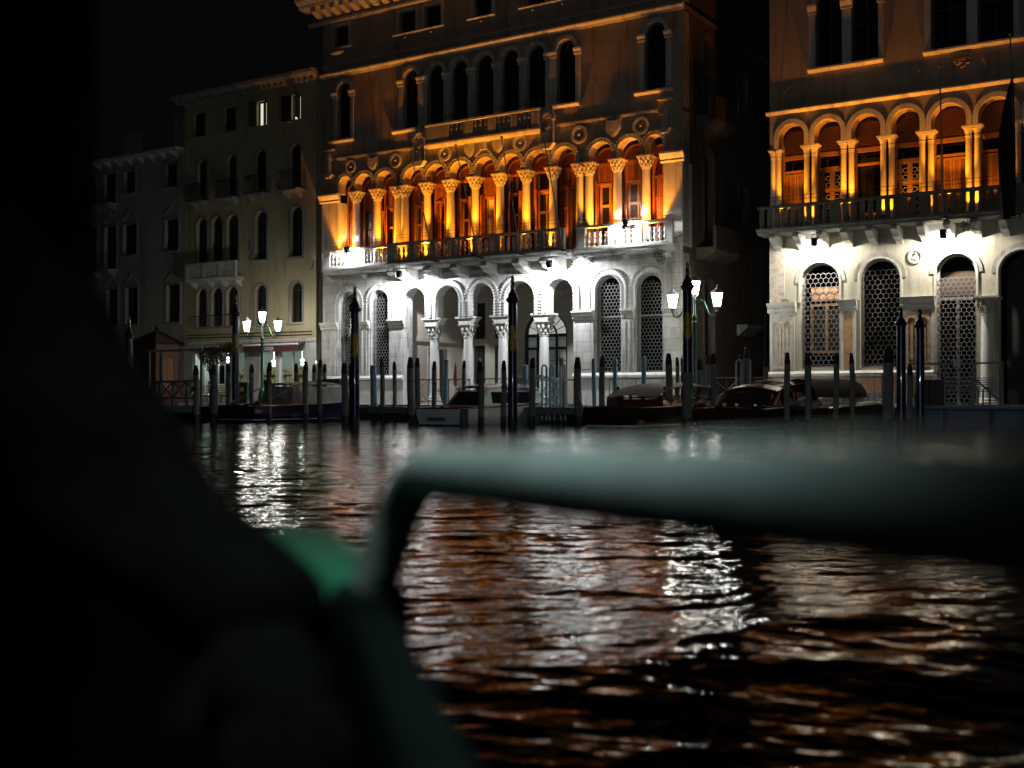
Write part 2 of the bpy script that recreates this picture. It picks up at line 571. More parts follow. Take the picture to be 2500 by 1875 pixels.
make_water()
struct(MB().box(-70, 90, -QD + .5, 60, -1.5, QZ), 'pavement', M['paving'])
ow = struct(MB().box(-70, 90, -QD + .02, -QD + .5, -1.5, QZ - .17), 'quay_wall', M['quay_wet'])
qe = struct(MB().box(-70.2, -70, -QD - .05, -QD + .5, QZ - .17, QZ + .004), 'quay_edge', M['quay'])
x = -22.0
slab = {}
while x < 38:          # coping stones along the water
    L_ = R.choice((1.4, 1.7, 2.0))
    if L_ not in slab:
        slab[L_] = MB().box(.008, L_ - .008, 0, .55, 0, .178).mesh('coping_stone', M['quay'], bev=.012)
    o = bpy.data.objects.new('stone', slab[L_])
    COL.objects.link(o)
    o.parent = qe
    o.location = (x, -QD - .06, QZ - .17 + R.uniform(-.004, .004))
    x += L_


# ------------------------------------------------------------------ wall with openings
def wall(mb, x0, x1, z0, z1, ops, y=0.0, depth=.35, seg=12):
    """ops: (xa, xb, sill, spring, crown); crown == spring is a flat head. Front face, reveals; sill below z0 leaves it open."""
    cur = x0
    for xa, xb, zs, zp, zc in sorted(ops):
        if xa > cur + 1e-6:
            mb.face([(cur, y, z0), (xa, y, z0), (xa, y, z1), (cur, y, z1)])
        cur = xb
        yb = y + depth
        zl = max(zs, z0)
        if zs > z0:
            mb.face([(xa, y, z0), (xb, y, z0), (xb, y, zs), (xa, y, zs)])
            mb.face([(xa, y, zs), (xb, y, zs), (xb, yb, zs), (xa, yb, zs)])
        mb.face([(xa, y, zl), (xa, y, zp), (xa, yb, zp), (xa, yb, zl)])
        mb.face([(xb, y, zl), (xb, yb, zl), (xb, yb, zp), (xb, y, zp)])
        if zc <= zp + 1e-6:
            mb.face([(xa, y, zp), (xb, y, zp), (xb, y, z1), (xa, y, z1)])
            mb.face([(xa, y, zp), (xa, yb, zp), (xb, yb, zp), (xb, y, zp)])
        else:
            cx, r = (xa + xb) / 2, (xb - xa) / 2
            pts = [(cx - r * math.cos(PI * i / seg), zp + (zc - zp) * math.sin(PI * i / seg)) for i in range(seg + 1)]
            for (px, pz), (qx, qz) in zip(pts, pts[1:]):
                mb.face([(px, y, pz), (qx, y, qz), (qx, y, z1), (px, y, z1)])
                mb.face([(px, y, pz), (px, yb, pz), (qx, yb, qz), (qx, y, qz)])
    if x1 > cur:
        mb.face([(cur, y, z0), (x1, y, z0), (x1, y, z1), (cur, y, z1)])
    return mb


def arch_poly(xa, xb, zs, zp, zc, seg=12, grow=0):
    cx, r = (xa + xb) / 2, (xb - xa) / 2 + grow
    p = [(xa - grow, zs - grow), (xb + grow, zs - grow)]
    if zc <= zp + 1e-6:
        return p + [(xb + grow, zp + grow), (xa - grow, zp + grow)]
    return p + [(cx + r * math.cos(PI * i / seg), zp + (zc - zp + grow) * math.sin(PI * i / seg)) for i in range(seg + 1)]


def frame_strip(mb, op, w, y0, y1, bottom=True, seg=12):
    """flat band round an opening"""
    xa, xb, zs, zp, zc = op
    o, i = arch_poly(xa, xb, zs, zp, zc, seg, w), arch_poly(xa, xb, zs, zp, zc, seg, 0)
    if not bottom:
        o[0] = (o[0][0], zs)
        o[1] = (o[1][0], zs)
    n = len(o)
    for k in range(n):
        if k == 0 and not bottom:
            continue
        k2 = (k + 1) % n
        a, b_, c, d = o[k], o[k2], i[k2], i[k]
        vs = [(p[0], y0, p[1]) for p in (a, b_, c, d)] + [(p[0], y1, p[1]) for p in (a, b_, c, d)]
        mb.add(vs, [(0, 1, 2, 3), (7, 6, 5, 4), (0, 4, 5, 1), (3, 2, 6, 7)])
    return mb


def window(parent, op, y, mframe, mglass, mull=2, trans=(.5,), w=.07, name='window'):
    """a window set at depth y: frame (the part) and its pane (a sub-part)"""
    xa, xb, zs, zp, zc = op
    f = MB()
    inner = (xa + w, xb - w, zs + w, zp, zc - w if zc > zp + 1e-6 else zp)
    if zc <= zp + 1e-6:
        inner = (xa + w, xb - w, zs + w, zp - w, zp - w)
    frame_strip(f, inner, w, y - .04, y + .03)
    for k in range(1, mull):
        cx = xa + (xb - xa) * k / mull
        f.box(cx - .035, cx + .035, y - .045, y + .02, zs + w, (zp if zc <= zp + 1e-6 else zp + (zc - zp) * .9) - .03)
    for t in trans:
        z = zs + (zp - zs) * t
        f.box(xa + w, xb - w, y - .05, y + .02, z - .035, z + .035)
    o = f.build(name, mframe, parent)
    MB().prism(arch_poly(*op), y + .031, y + .05).build('pane', mglass, o)
    return o


def sill(parent, xa, xb, z, m, proud=.18, h=.12):
    mb = MB()
    mb.prism_x([(0.0, z - h), (-proud * .6, z - h), (-proud, z - h * .45), (-proud, z), (.0, z)], xa, xb)
    return mb.build('sill', m, parent)


def archivolt(cx, r, zp, z0, wr, proud, teeth=True, y=0.0, rise=None):
    """moulded arch band with rows of small teeth along both its edges"""
    mb = MB()
    kz = (rise / r) if rise else 1
    mb.ring(cx, zp, r, r + wr, 0, PI, y - proud, y + .02, 22, kz)
    for sx in (-1, 1):
        a, b_ = cx + sx * r, cx + sx * (r + wr)
        if zp > z0:
            mb.box(min(a, b_), max(a, b_), y - proud, y + .02, z0, zp)
    if teeth:
        for rr, t in ((r + wr, .04), (r + .015, .035)):
            n = int(PI * rr / .13)
            for k in range(n):
                a0 = PI * (k + .1) / n
                a1 = PI * (k + .6) / n
                mb.ring(cx, zp, rr - .02, rr + t, a0, a1, y - proud - .048, y + .015, 1, kz)
            for sx in (-1, 1):
                z = z0
                while z < zp - .05:
                    a, b_ = cx + sx * (rr - .02), cx + sx * (rr + t)
                    mb.box(min(a, b_), max(a, b_), y - proud - .048, y + .015, z, z + .07)
                    z += .13
    return mb


def dentil_line(mb, x0, x1, z, y, size=.07):
    mb.box(x0, x1, y - .06, y + .01, z - .02, z + .03)
    mb.box(x0, x1, y - .08, y + .01, z + size + .02, z + size + .07)
    x_ = x0
    while x_ < x1 - size:
        mb.box(x_, x_ + size * .6, y - .1, y + .01, z + .025, z + size + .025)
        x_ += size * 1.15
    return mb


def moulding(mb, x0, x1, prof):
    """prof: list of (proud, z) from bottom to top; returns to the wall"""
    return mb.prism_x([(.0, prof[0][1])] + [(-p, z) for p, z in prof] + [(.0, prof[-1][1])], x0, x1)


BAL = [(.055, 0), (.065, .02), (.065, .05), (.04, .07), (.045, .10), (.085, .22), (.075, .29), (.042, .345), (.06, .36), (.06, .40), (.042, .415),
       (.075, .47), (.085, .54), (.045, .66), (.04, .69), (.065, .71), (.065, .74), (.055, .76)]


def baluster_mesh(h, m, name='baluster', wide=1.0):
    return MB().lathe(0, 0, 0, [(r * wide, z * h / .76) for r, z in BAL], 10).mesh(name, m, smooth=True)


def put(me, name, parent, x, y, z, sx=1):
    o = bpy.data.objects.new(name, me)
    COL.objects.link(o)
    o.parent = parent
    ox, oy, oz = ORG.get(root_of(parent), (0, 0, 0))
    o.location = (x - ox, y - oy, z - oz)
    return o


def column_proto(h, r, capw, caph, baseh, m, mcap, leafy=True):
    """column with base and leafy capital as children meshes, standing at local 0"""
    sh = MB().lathe(0, 0, 0, [(r * 1.08, baseh), (r, baseh + .15), (r * .98, h * .5), (r * .88, h - caph - .05), (r * .98, h - caph - .04), (r * .98, h - caph)], 18)
    ca = MB()
    z0 = h - caph
    hw = capw / 2
    ca.lathe(0, 0, 0, [(r * .9, z0), (r * 1.08, z0 + .03), (r * .95, z0 + .06), (r * 1.05, z0 + caph * .4), (hw * .95, z0 + caph * .8)], 16)
    if leafy:
        for row, (zz, rr, s_) in enumerate(((z0 + caph * .28, r * 1.12, .075), (z0 + caph * .58, r * 1.35, .085), (z0 + caph * .72, hw * 1.02, .07))):
            n = 8 if row < 2 else 4
            for k in range(n):
                a = 2 * PI * (k + (.5 if row == 1 or row == 2 else 0)) / n
                ca.ball(rr * math.cos(a), rr * math.sin(a), zz, s_ * .8, s_ * .8, s_ * 1.25, 6, 4)
    ca.box(-hw, hw, -hw, hw, z0 + caph * .8, z0 + caph * .9)
    ca.box(-hw * 1.08, hw * 1.08, -hw * 1.08, hw * 1.08, z0 + caph * .9 + .002, z0 + caph)
    ba = MB()
    ba.box(-r * 1.4, r * 1.4, -r * 1.4, r * 1.4, 0, baseh * .4)
    ba.lathe(0, 0, 0, [(r * 1.38, baseh * .4 + .002), (r * 1.42, baseh * .55), (r * 1.2, baseh * .7), (r * 1.28, baseh * .85), (r * 1.1, baseh)], 18)
    return (sh.mesh('shaft', m, smooth=True), ca.mesh('capital', mcap), ba.mesh('base', m))


def put_column(proto, parent, x, y, z):
    o = put(proto[0], 'column', parent, x, y, z)
    for me, nm in ((proto[1], 'capital'), (proto[2], 'base')):
        c = bpy.data.objects.new(nm, me)
        COL.objects.link(c)
        c.parent = o
    return o


def hex_grille(op, y, a=.115, t=.016, skip=0.0):
    """honeycomb iron grille filling an arched opening"""
    xa, xb, zs, zp, zc = op
    cx, r = (xa + xb) / 2, (xb - xa) / 2
    ztop = zc - skip

    def inside(x_, z_):
        if x_ < xa - .01 or x_ > xb + .01 or z_ < zs - .01 or z_ > ztop:
            return False
        if z_ > zp:
            return ((x_ - cx) / r) ** 2 + ((z_ - zp) / (zc - zp)) ** 2 < 1.02
        return True
    mb = MB()
    dx, dz = a * math.sqrt(3), a * 1.5
    seen = set()
    row = 0
    z = zs
    while z < zc + a:
        x_ = xa + (dx / 2 if row % 2 else 0)
        while x_ < xb + dx:
            pts = [(x_ + a * math.sin(PI / 3 * k), z + a * math.cos(PI / 3 * k)) for k in range(6)]
            for k in range(6):
                p, q = pts[k], pts[(k + 1) % 6]
                key = (round((p[0] + q[0]) * 50), round((p[1] + q[1]) * 50))
                if key in seen or not (inside(*p) and inside(*q)):
                    continue
                seen.add(key)
                mb.bar((p[0], y, p[1]), (q[0], y, q[1]), t, .02)
            x_ += dx
        row += 1
        z += dz
    return mb


def leaf_cluster(mb, cx, cy, cz, rx, ry, rz, n, size, rnd):
    for _ in range(n):
        while True:
            p = Vector((rnd.uniform(-1, 1), rnd.uniform(-1, 1), rnd.uniform(-1, 1)))
            if p.length < 1:
                break
        c = Vector((cx + p.x * rx, cy + p.y * ry, cz + p.z * rz))
        d = Vector((rnd.gauss(0, 1), rnd.gauss(0, 1), rnd.gauss(0, 1))).normalized()
        e2 = d.cross(Vector((rnd.gauss(0, 1), rnd.gauss(0, 1), rnd.gauss(0, 1)))).normalized()
        s_ = size * rnd.uniform(.6, 1.3)
        mb.face([c - d * s_, c + e2 * s_ * .45, c + d * s_, c - e2 * s_ * .45])
    return mb


# ================================================================== the floodlit palace in the middle
def shield(mb, x, y, z, w, h):
    p = [(x - w / 2, z + h), (x - w * .25, z + h * .94), (x, z + h * .9), (x + w * .25, z + h * .94), (x + w / 2, z + h), (x + w / 2, z + h * .45),
         (x + w * .3, z + h * .18), (x, z), (x - w * .3, z + h * .18), (x - w / 2, z + h * .45)]
    mb.prism(p, y - .09, y + .01)
    q = [(x + (a - x) * .8, z + h * .5 + (b - z - h * .5) * .82) for a, b in p]
    mb.prism(q, y - .115, y - .08)
    return mb


def figure(mb, x, y, z, h):
    """small carved standing figure"""
    mb.lathe(x, y, z, [(h * .14, 0), (h * .13, h * .1), (h * .1, h * .3), (h * .12, h * .45), (h * .085, h * .55), (h * .13, h * .7), (h * .12, h * .78), (h * .04, h * .82), (h * .04, h * .84)], 10)
    mb.ball(x, y, z + h * .92, h * .065, h * .065, h * .085, 8, 6)
    mb.tube([(x - h * .12, y, z + h * .76), (x - h * .18, y - h * .05, z + h * .6), (x - h * .08, y - h * .12, z + h * .5)], h * .035, 6)
    mb.tube([(x + h * .12, y, z + h * .76), (x + h * .2, y - h * .04, z + h * .62), (x + h * .17, y - h * .1, z + h * .82)], h * .035, 6)
    mb.tube([(x - h * .05, y - h * .06, z + h * .35), (x - h * .06, y - h * .09, z)], h * .05, 6)
    return mb


def niche(parent, x, z, h, m):
    """pinnacled tabernacle with a figure standing in it"""
    mb = MB()
    for sx in (-1, 1):
        mb.tube([(x + sx * .32, -.18, z - .1), (x + sx * .32, -.18, z + h * .62)], .045, 8)
        mb.box(x + sx * .32 - .07, x + sx * .32 + .07, -.26, 0, z + h * .62, z + h * .68)
        mb.lathe(x + sx * .32, -.18, z + h * .68, [(.06, 0), (.05, .2), (.0, .42)], 6)
    mb.ring(x, z + h * .68, .2, .3, 0, PI, -.24, 0, 12)
    mb.prism([(x - .42, z + h * .72), (x + .42, z + h * .72), (x, z + h * 1.15)], -.2, 0)
    mb.lathe(x, -.1, z + h * 1.12, [(.05, 0), (.09, .1), (.02, .2), (.05, .26), (0, .34)], 8)
    mb.prism([(x - .4, z - .1), (x + .4, z - .1), (x + .2, z - .34), (x - .2, z - .34)], -.34, 0)
    o = mb.build('niche', m, parent)
    figure(MB(), x, -.16, z - .1, h * .62).build('statue', m, o, smooth=True)
    return o


def make_loredan():
    b = T('palace', 'tall palace with amber lit arcade above a white floodlit portico', 'palace', 0, 0, QZ)
    st, pl = M['stone'], M['plaster_red']
    # --- ground floor wall, white stone
    gw = [(1.15, 2.42), (3.18, 4.30), (15.80, 17.04), (17.74, 19.0)]
    ga = [(5.30, 6.57), (7.17, 8.54), (9.14, 10.50), (11.10, 12.70), (13.32, 14.72)]
    ops = [(a, c, 2.2, 6.45 - (c - a) / 2, 6.45) for a, c in gw] + [(a, c, QZ, 6.45 - (c - a) / 2, 6.45) for a, c in ga]
    w = MB()
    # piers below the impost are columns in the portico, so the wall starts at the impost there
    wall(w, 0, 5.30, QZ, 7.5, ops[:2], depth=.42)
    wall(w, 14.72, 19.92, QZ, 7.5, ops[2:4], depth=.42)
    wall(w, 5.30, 14.72, 4.95, 7.5, [(a, c, 4.95, 6.45 - (c - a) / 2, 6.45) for a, c in ga], depth=.6)
    for a, c in zip(ga, ga[1:]):
        w.face([(a[1], 0, 4.95), (c[0], 0, 4.95), (c[0], .6, 4.95), (a[1], .6, 4.95)])
    w.face([(5.30, 0, QZ), (5.30, .6, QZ), (5.30, .6, 4.95), (5.30, 0, 4.95)])
    w.face([(14.72, 0, QZ), (14.72, .6, QZ), (14.72, .6, 4.95), (14.72, 0, 4.95)])
    w.build('ground_wall', M['stone_wall'], b)
    # plinth and its moulding
    for xa, xb in ((-.03, 5.28), (14.74, 19.95)):
        mb = MB().box(xa, xb, -.1, -.002, QZ, 2.0)
        moulding(mb, xa, xb, [(.1, 2.002), (.2, 2.04), (.2, 2.12), (.13, 2.2), (.05, 2.24)])
        mb.build('plinth', st, b)
    # pilasters with imposts
    for xa, xb in ((-.02, 1.06), (2.50, 3.10), (4.38, 5.29), (14.73, 15.72), (17.12, 17.66), (19.08, 19.94)):
        p = MB()
        p.box(xa, xb, -.07, -.001, 2.245, 4.55)
        if xb - xa > .8:
            p.box(xa + .14, xb - .14, -.085, -.06, 2.4, 4.4)
        else:
            for q in (xa + .12, xb - .2):
                p.box(q, q + .07, -.1, -.06, 2.4, 4.45)
        o = p.build('pilaster', M['stone_wall'], b, bev=.008)
        mb = MB()
        moulding(mb, xa - .03, xb + .03, [(.08, 4.552), (.12, 4.62), (.10, 4.68), (.2, 4.78), (.22, 4.86), (.26, 4.88), (.26, 4.95)])
        mb.build('impost', st, o)
    # portico columns with flared impost blocks
    pc = column_proto(3.75, .235, .66, .62, .38, st, M['carved'])
    for i, (a, c) in enumerate(zip(ga, ga[1:])):
        cx = (a[1] + c[0]) / 2
        o = put_column(pc, b, cx, .3, QZ)
        blk = MB()
        blk.prism([(cx - .3, 4.602), (cx + .3, 4.602), (cx + .48, 4.86), (cx - .48, 4.86)], .0, .6)
        blk.box(cx - .52, cx + .52, -.06, .66, 4.862, 4.948)
        blk.build('impost', st, b)
    # arch bands with teeth
    for a, c in gw + ga:
        r = (c - a) / 2
        archivolt((a + c) / 2, r, 6.45 - r, 4.96, .25, .05).build('archivolt', st, b)
    dentil_line(MB(), .3, 5.4, 7.02, 0).build('string_course', st, b)
    dentil_line(MB(), 5.9, 14.4, 6.96, 0).build('string_course', st, b)
    dentil_line(MB(), 15.1, 19.0, 7.02, 0).build('string_course', st, b)
    for cx in (4.83, 15.05):
        MB().ring(cx, 6.35, .19, .235, 0, 2 * PI, -.03, .01, 24).build('roundel', M['carved'], b)
    # ground windows: honeycomb grilles over dark panes
    for (a, c), op in zip(gw, ops[:4]):
        f = MB()
        frame_strip(f, (a + .1, c - .1, 2.3, op[3], op[4] - .1), .1, .2, .3)
        f.box(a + .1, c - .1, .24, .3, 4.62, 4.7)
        o = f.build('window', M['stone_dark'], b)
        MB().prism(arch_poly(*op), .302, .33).build('pane', M['glass'], o)
        hex_grille((a + .03, c - .03, 2.25, op[3], op[4] - .3), .12, .098, .014).build('grille', M['grille'], o)
    # --- portico interior
    it = MB()
    it.face([(5.0, .6, QZ), (5.0, 5.2, QZ), (5.0, 5.2, 6.9), (5.0, .6, 6.9)])
    it.face([(15.0, .6, QZ), (15.0, 5.2, QZ), (15.0, 5.2, 6.9), (15.0, .6, 6.9)])
    it.face([(5.0, .6, 6.9), (15, .6, 6.9), (15, 5.2, 6.9), (5, 5.2, 6.9)])
    it.face([(5.0, .6, QZ), (5.3, .6, QZ), (5.3, .6, 6.9), (5.0, .6, 6.9)])
    it.face([(14.72, .6, QZ), (15, .6, QZ), (15, .6, 6.9), (14.72, .6, 6.9)])
    it.build('portico_wall', M['plaster_in'], b)
    MB().box(5.001, 5.06, .7, 5.1, 3.95, 4.15).build('moulding', M['plaster_in'], b)
    o = MB().box(5.001, 5.05, 2.2, 3.6, QZ, 3.75).build('doorway', M['stone_dark'], b)
    MB().box(5.051, 5.06, 2.35, 3.45, QZ, 3.6).build('door', M['wood_dark'], o)
    # back wall of rusticated blocks, with windows and the arched door
    bops = [(5.75, 6.45, 4.2, 6.05, 6.05), (5.75, 6.45, 1.9, 3.85, 3.85), (7.05, 7.85, 4.2, 6.05, 6.05), (7.05, 7.85, 1.9, 3.85, 3.85), (12.5, 13.3, 4.2, 6.05, 6.05), (12.5, 13.3, 1.9, 3.85, 3.85)]
    door = (8.85, 11.35, QZ, 4.3, 5.5)
    bw = MB()
    wall(bw, 5.0, 15.0, 4.02, 6.9, [bops[0], bops[2], (8.85, 11.35, 4.02, 4.3, 5.5), bops[4]], y=5.2, depth=.35)
    wall(bw, 5.0, 15.0, QZ, 4.02, [bops[1], bops[3], (8.85, 11.35, QZ, 4.02, 4.02), bops[5]], y=5.2, depth=.35)
    bwo = bw.build('back_wall', M['rustic'], b)
    bk = {}
    for row in range(13):
        z0 = QZ + row * .44
        x_ = 5.05 + (.45 if row % 2 else 0)
        while x_ < 14.6:
            L_ = .86
            clash = any(x_ < q[1] + .12 and x_ + L_ > q[0] - .12 and z0 < q[3] + .1 and z0 + .42 > q[2] - .1 for q in bops)
            dxc = abs(x_ + L_ / 2 - 10.1)
            if (dxc < 1.75 + L_ / 2 - .1 and z0 < 4.3) or (z0 >= 4.2 and (dxc - L_ / 2) ** 2 + (z0 - 4.3) ** 2 < 1.5 ** 2):
                clash = True
            if not clash and z0 + .42 < 6.6:
                if 'b' not in bk:
                    bk['b'] = MB().box(.006, L_ - .006, -.035, .0, .008, .432).mesh('stone_block', M['rustic'], bev=.012)
                put(bk['b'], 'stone', bwo, x_, 5.199, z0)
            x_ += L_ + .012
    for q in bops:
        o = window(b, (q[0], q[1], q[2], q[3], q[4]), 5.5, M['iron'], M['glass_lead'], 2, (.5,))
        g = MB()
        for k in range(1, 6):
            xx = q[0] + (q[1] - q[0]) * k / 6
            g.box(xx - .012, xx + .012, 5.25, 5.27, q[2], q[3])
        for k in range(1, 5):
            zz = q[2] + (q[3] - q[2]) * k / 5
            g.box(q[0], q[1], 5.255, 5.265, zz - .01, zz + .01)
        g.build('grille', M['iron'], o)
    # door: fanlight above, glazed leaves below, in black iron
    cx, zp = 10.1, 4.3
    d = MB()
    frame_strip(d, (8.97, 11.23, QZ, zp, 5.4), .12, 5.3, 5.42)
    d.box(8.97, 11.23, 5.3, 5.42, 4.18, 4.34)
    d.box(8.97, 11.23, 5.3, 5.42, 3.55, 3.68)
    for xx in (9.55, 10.05, 10.65):
        d.box(xx - .05, xx + .05, 5.32, 5.42, QZ, 4.2)
    d.ring(cx, zp, .5, .58, 0, PI, 5.33, 5.4, 16)
    for k in range(1, 8):
        a = PI * k / 8
        d.bar((cx + .2 * math.cos(a), 5.36, zp + .2 * math.sin(a)), (cx + 1.1 * math.cos(a), 5.36, zp + 1.07 * math.sin(a)), .03, .04)
    for k in range(24):
        xx = 9.0 + k * .095
        d.box(xx - .008, xx + .008, 5.34, 5.36, QZ + .3, 3.55)
    for zz in (1.6, 2.3, 3.0):
        d.box(8.97, 11.23, 5.335, 5.365, zz - .012, zz + .012)
    do = d.build('door', M['iron'], b)
    MB().prism(arch_poly(8.9, 11.3, zp, zp, 5.45), 5.44, 5.47).build('fanlight', M['hall_lit'], do)
    MB().box(8.9, 11.3, 5.44, 5.47, QZ, 4.25).build('pane', M['hall_dim'], do)
    # --- balcony slab in three sections with balustrades and brackets
    bal = baluster_mesh(.62, st)
    def balcony(xa, xb, proj, zt, zb, groups, posts, m):
        s_ = MB()
        moulding(s_, xa - .05, xb + .05, [(proj * .72, zb - .28), (proj * .85, zb - .22), (proj * .9, zb - .14), (proj, zb - .1), (proj + .06, zb - .06), (proj + .06, zb)])
        o_ = s_.build('balcony', m, b)
        t_ = MB()
        t_.box(xa, xb, -proj, -proj + .24, zt - .11, zt)
        t_.box(xa, xb, -proj + .01, -proj + .22, zb + .001, zb + .1)
        t_.build('handrail', m, o_, bev=.015)
        for p, q in posts:
            MB().box(p, q, -proj + .02, -proj + .2, zb + .1, zt - .11).build('pedestal', m, o_)
        for p, q, n in groups:
            for k in range(n):
                put(bal, 'baluster', o_, p + (q - p) * (k + .5) / n, -proj + .11, zb + .1)
        return o_
    balcony(.55, 5.0, .62, 8.55, 7.6, [(1.05, 3.0, 8), (3.3, 4.75, 6)], [(.56, 1.0), (3.0, 3.28), (4.75, 4.99)], st)
    n_ = 8
    seg_ = (14.75 - 5.35) / n_
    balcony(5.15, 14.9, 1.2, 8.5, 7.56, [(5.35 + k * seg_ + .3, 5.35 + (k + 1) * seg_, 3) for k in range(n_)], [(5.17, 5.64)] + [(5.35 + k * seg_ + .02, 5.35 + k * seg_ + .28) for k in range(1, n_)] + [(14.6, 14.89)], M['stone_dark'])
    balcony(15.15, 19.75, .62, 8.58, 7.56, [(15.62, 16.72, 4), (17.0, 18.05, 4), (18.35, 19.5, 5)], [(15.2, 15.6), (16.72, 16.98), (18.05, 18.33), (19.5, 19.74)], st)
    for xx in (5.75, 7.35, 8.9, 10.55, 12.3, 13.95):      # stone brackets under the long balcony
        p = MB()
        p.prism_x([(.0, 7.27), (-1.0, 7.27), (-1.05, 7.12), (-.85, 7.05), (-.7, 6.92), (-.35, 6.85), (.0, 6.72)], xx - .42, xx + .42) if xx in (5.75, 13.95) else \
            p.prism_x([(.0, 7.27), (-1.0, 7.27), (-1.05, 7.12), (-.85, 7.05), (-.7, 6.92), (-.35, 6.85), (.0, 6.72)], xx - .2, xx + .2)
        p.build('bracket', st, b, bev=.01)
    for xx in (.7, 2.9, 4.6, 15.5, 17.4, 19.3):
        MB().prism_x([(.0, 7.3), (-.4, 7.3), (-.42, 7.22), (-.2, 7.1), (.0, 7.06)], xx - .12, xx + .12).build('bracket', st, b, bev=.008)
    # --- first floor: colonnade, stilted toothed arches, shutters behind
    cs = [2.06, 3.41, 4.72, 5.15, 6.5, 7.88, 9.31, 10.7, 12.12, 13.54, 14.93, 15.38, 16.78, 18.15]
    bays = []
    edges = [(1.08, None)] + [(c, 1) for c in cs] + [(19.08, None)]
    for (p, pf), (q, qf) in zip(edges, edges[1:]):
        if q - p > .6:
            bays.append((p + (.1 if pf else .02), q - (.1 if qf else .02)))
    fops = []
    for p, q in bays:
        r = min((q - p) / 2, .585)
        c = (p + q) / 2
        fops.append((c - r, c + r, 11.44, 12.26 - r * .98, 12.26))
    w = MB()
    wall(w, 0, 19.92, 11.44, 13.2, fops, y=0, depth=.5)
    cur = 0
    for op in fops:
        if op[0] > cur:
            w.face([(cur, 0, 11.44), (op[0], 0, 11.44), (op[0], .5, 11.44), (cur, .5, 11.44)])
        cur = op[1]
    w.build('frieze_wall', M['plaster_frieze'], b)
    for op in fops:
        archivolt((op[0] + op[1]) / 2, (op[1] - op[0]) / 2, op[3], 11.45, .15, .05, rise=op[4] - op[3]).build('archivolt', M['carved'], b)
    cp = column_proto(3.86, .195, .60, .5, .3, st, M['carved'])
    for c in cs:
        put_column(cp, b, c, .2, 7.58)
    for xa, xb in ((-.02, 1.08), (19.08, 19.94)):
        o = MB().box(xa, xb, -.06, .9, 7.5, 11.0).build('pilaster', st, b)
        mb = MB()
        moulding(mb, xa - .12, xb + .1, [(.08, 11.002), (.12, 11.06), (.1, 11.12), (.22, 11.3), (.26, 11.36), (.26, 11.44)])
        mb.build('capital', st, o)
    lw = MB()
    lw.box(1.05, 19.1, 1.35, 1.5, 7.5, 12.6)
    lw.box(1.05, 19.1, .5, 1.36, 12.42, 12.6)
    lw.build('loggia_wall', M['wood_dark'], b)
    MB().box(.3, 19.6, -.02, 1.36, 7.45, 7.575).build('loggia_floor', M['stone_dark'], b)
    # shutters: one leaf and one slotted transom panel shared by all bays
    lh, lwid = 3.0, .42
    lf = MB()
    for xx in (0, lwid - .06):
        lf.box(xx, xx + .06, 0, .045, 0, lh)
    for zz in (0, 1.0, 2.0, lh - .09):
        lf.box(.06, lwid - .06, .003, .042, zz, zz + .09)
    k = .12
    while k < lh - .1:
        lf.add([(.06, .008, k), (lwid - .06, .008, k), (lwid - .06, .036, k + .03), (.06, .036, k + .03), (.06, .008, k - .012), (lwid - .06, .008, k - .012), (lwid - .06, .036, k + .018), (.06, .036, k + .018)],
               [(0, 1, 2, 3), (7, 6, 5, 4), (0, 4, 5, 1), (2, 6, 7, 3)])
        k += .048
    leaf = lf.mesh('shutter_leaf', M['shutter'])
    for i, (op, (p, q)) in enumerate(zip(fops, bays)):
        cx = (p + q) / 2
        wid = min(q - p, 1.12)
        xa, xb = cx - wid / 2 + .06, cx + wid / 2 - .06
        yy = .62
        fr = MB()
        for xx in (xa - .05, xb - .02):
            fr.box(xx, xx + .07, yy - .03, yy + .09, 7.58, 11.5)
        fr.box(xa, xb, yy - .03, yy + .09, 11.36, 11.46)
        fr.box(xa, xb, yy - .03, yy + .09, 10.5, 10.58)
        fr.ring(cx, 11.55, (xb - xa) / 2, (xb - xa) / 2 + .07, 0, PI, yy - .03, yy + .09, 14)
        fo = fr.build('window', M['shutter'], b)
        lu = MB()
        rr = (xb - xa) / 2
        z = 11.47
        while z < 11.55 + rr - .05:
            hw = rr if z < 11.55 else math.sqrt(max(rr * rr - (z - 11.55) ** 2, 0))
            lu.add([(cx - hw, yy + .06, z + .05), (cx + hw, yy + .06, z + .05), (cx + hw, yy - .01, z), (cx - hw, yy - .01, z), (cx - hw, yy + .06, z + .038), (cx + hw, yy + .06, z + .038), (cx + hw, yy - .01, z - .012), (cx - hw, yy - .01, z - .012)],
                   [(0, 1, 2, 3), (7, 6, 5, 4), (2, 6, 7, 3), (0, 4, 5, 1)])
            z += .075
        lu.prism(arch_poly(xa, xb, 11.47, 11.55, 11.55 + rr), yy + .07, yy + .085)
        lu.build('louvre', M['shutter'], fo)
        tr = MB().box(xa + .02, xb, yy + .03, yy + .045, 10.58, 11.36)
        ns = 3
        for k in range(ns + 1):
            xx = xa + .02 + (xb - xa - .08) * k / ns
            tr.box(xx, xx + .08, yy - .01, yy + .03, 10.58, 11.36)
        tr.box(xa + .1, xb - .1, yy - .008, yy + .03, 10.58, 10.68)
        tr.box(xa + .1, xb - .1, yy - .008, yy + .03, 11.26, 11.36)
        z = 10.7
        while z < 11.25:
            tr.box(xa + .1, xb - .1, yy + .005, yy + .03, z, z + .028)
            z += .055
        if i not in (5, 7, 8):
            tr.build('transom', M['shutter'], fo)
        gf = MB()
        frame_strip(gf, (xa + .1, xb - .08, 7.66, 10.44, 10.44), .08, yy + .2, yy + .27)
        gf.box(cx - .035, cx + .035, yy + .2, yy + .26, 7.66, 10.44)
        gf.box(xa + .1, xb - .08, yy + .2, yy + .26, 9.55, 9.66)
        gf.build('sash', M['frame_wood'], fo)
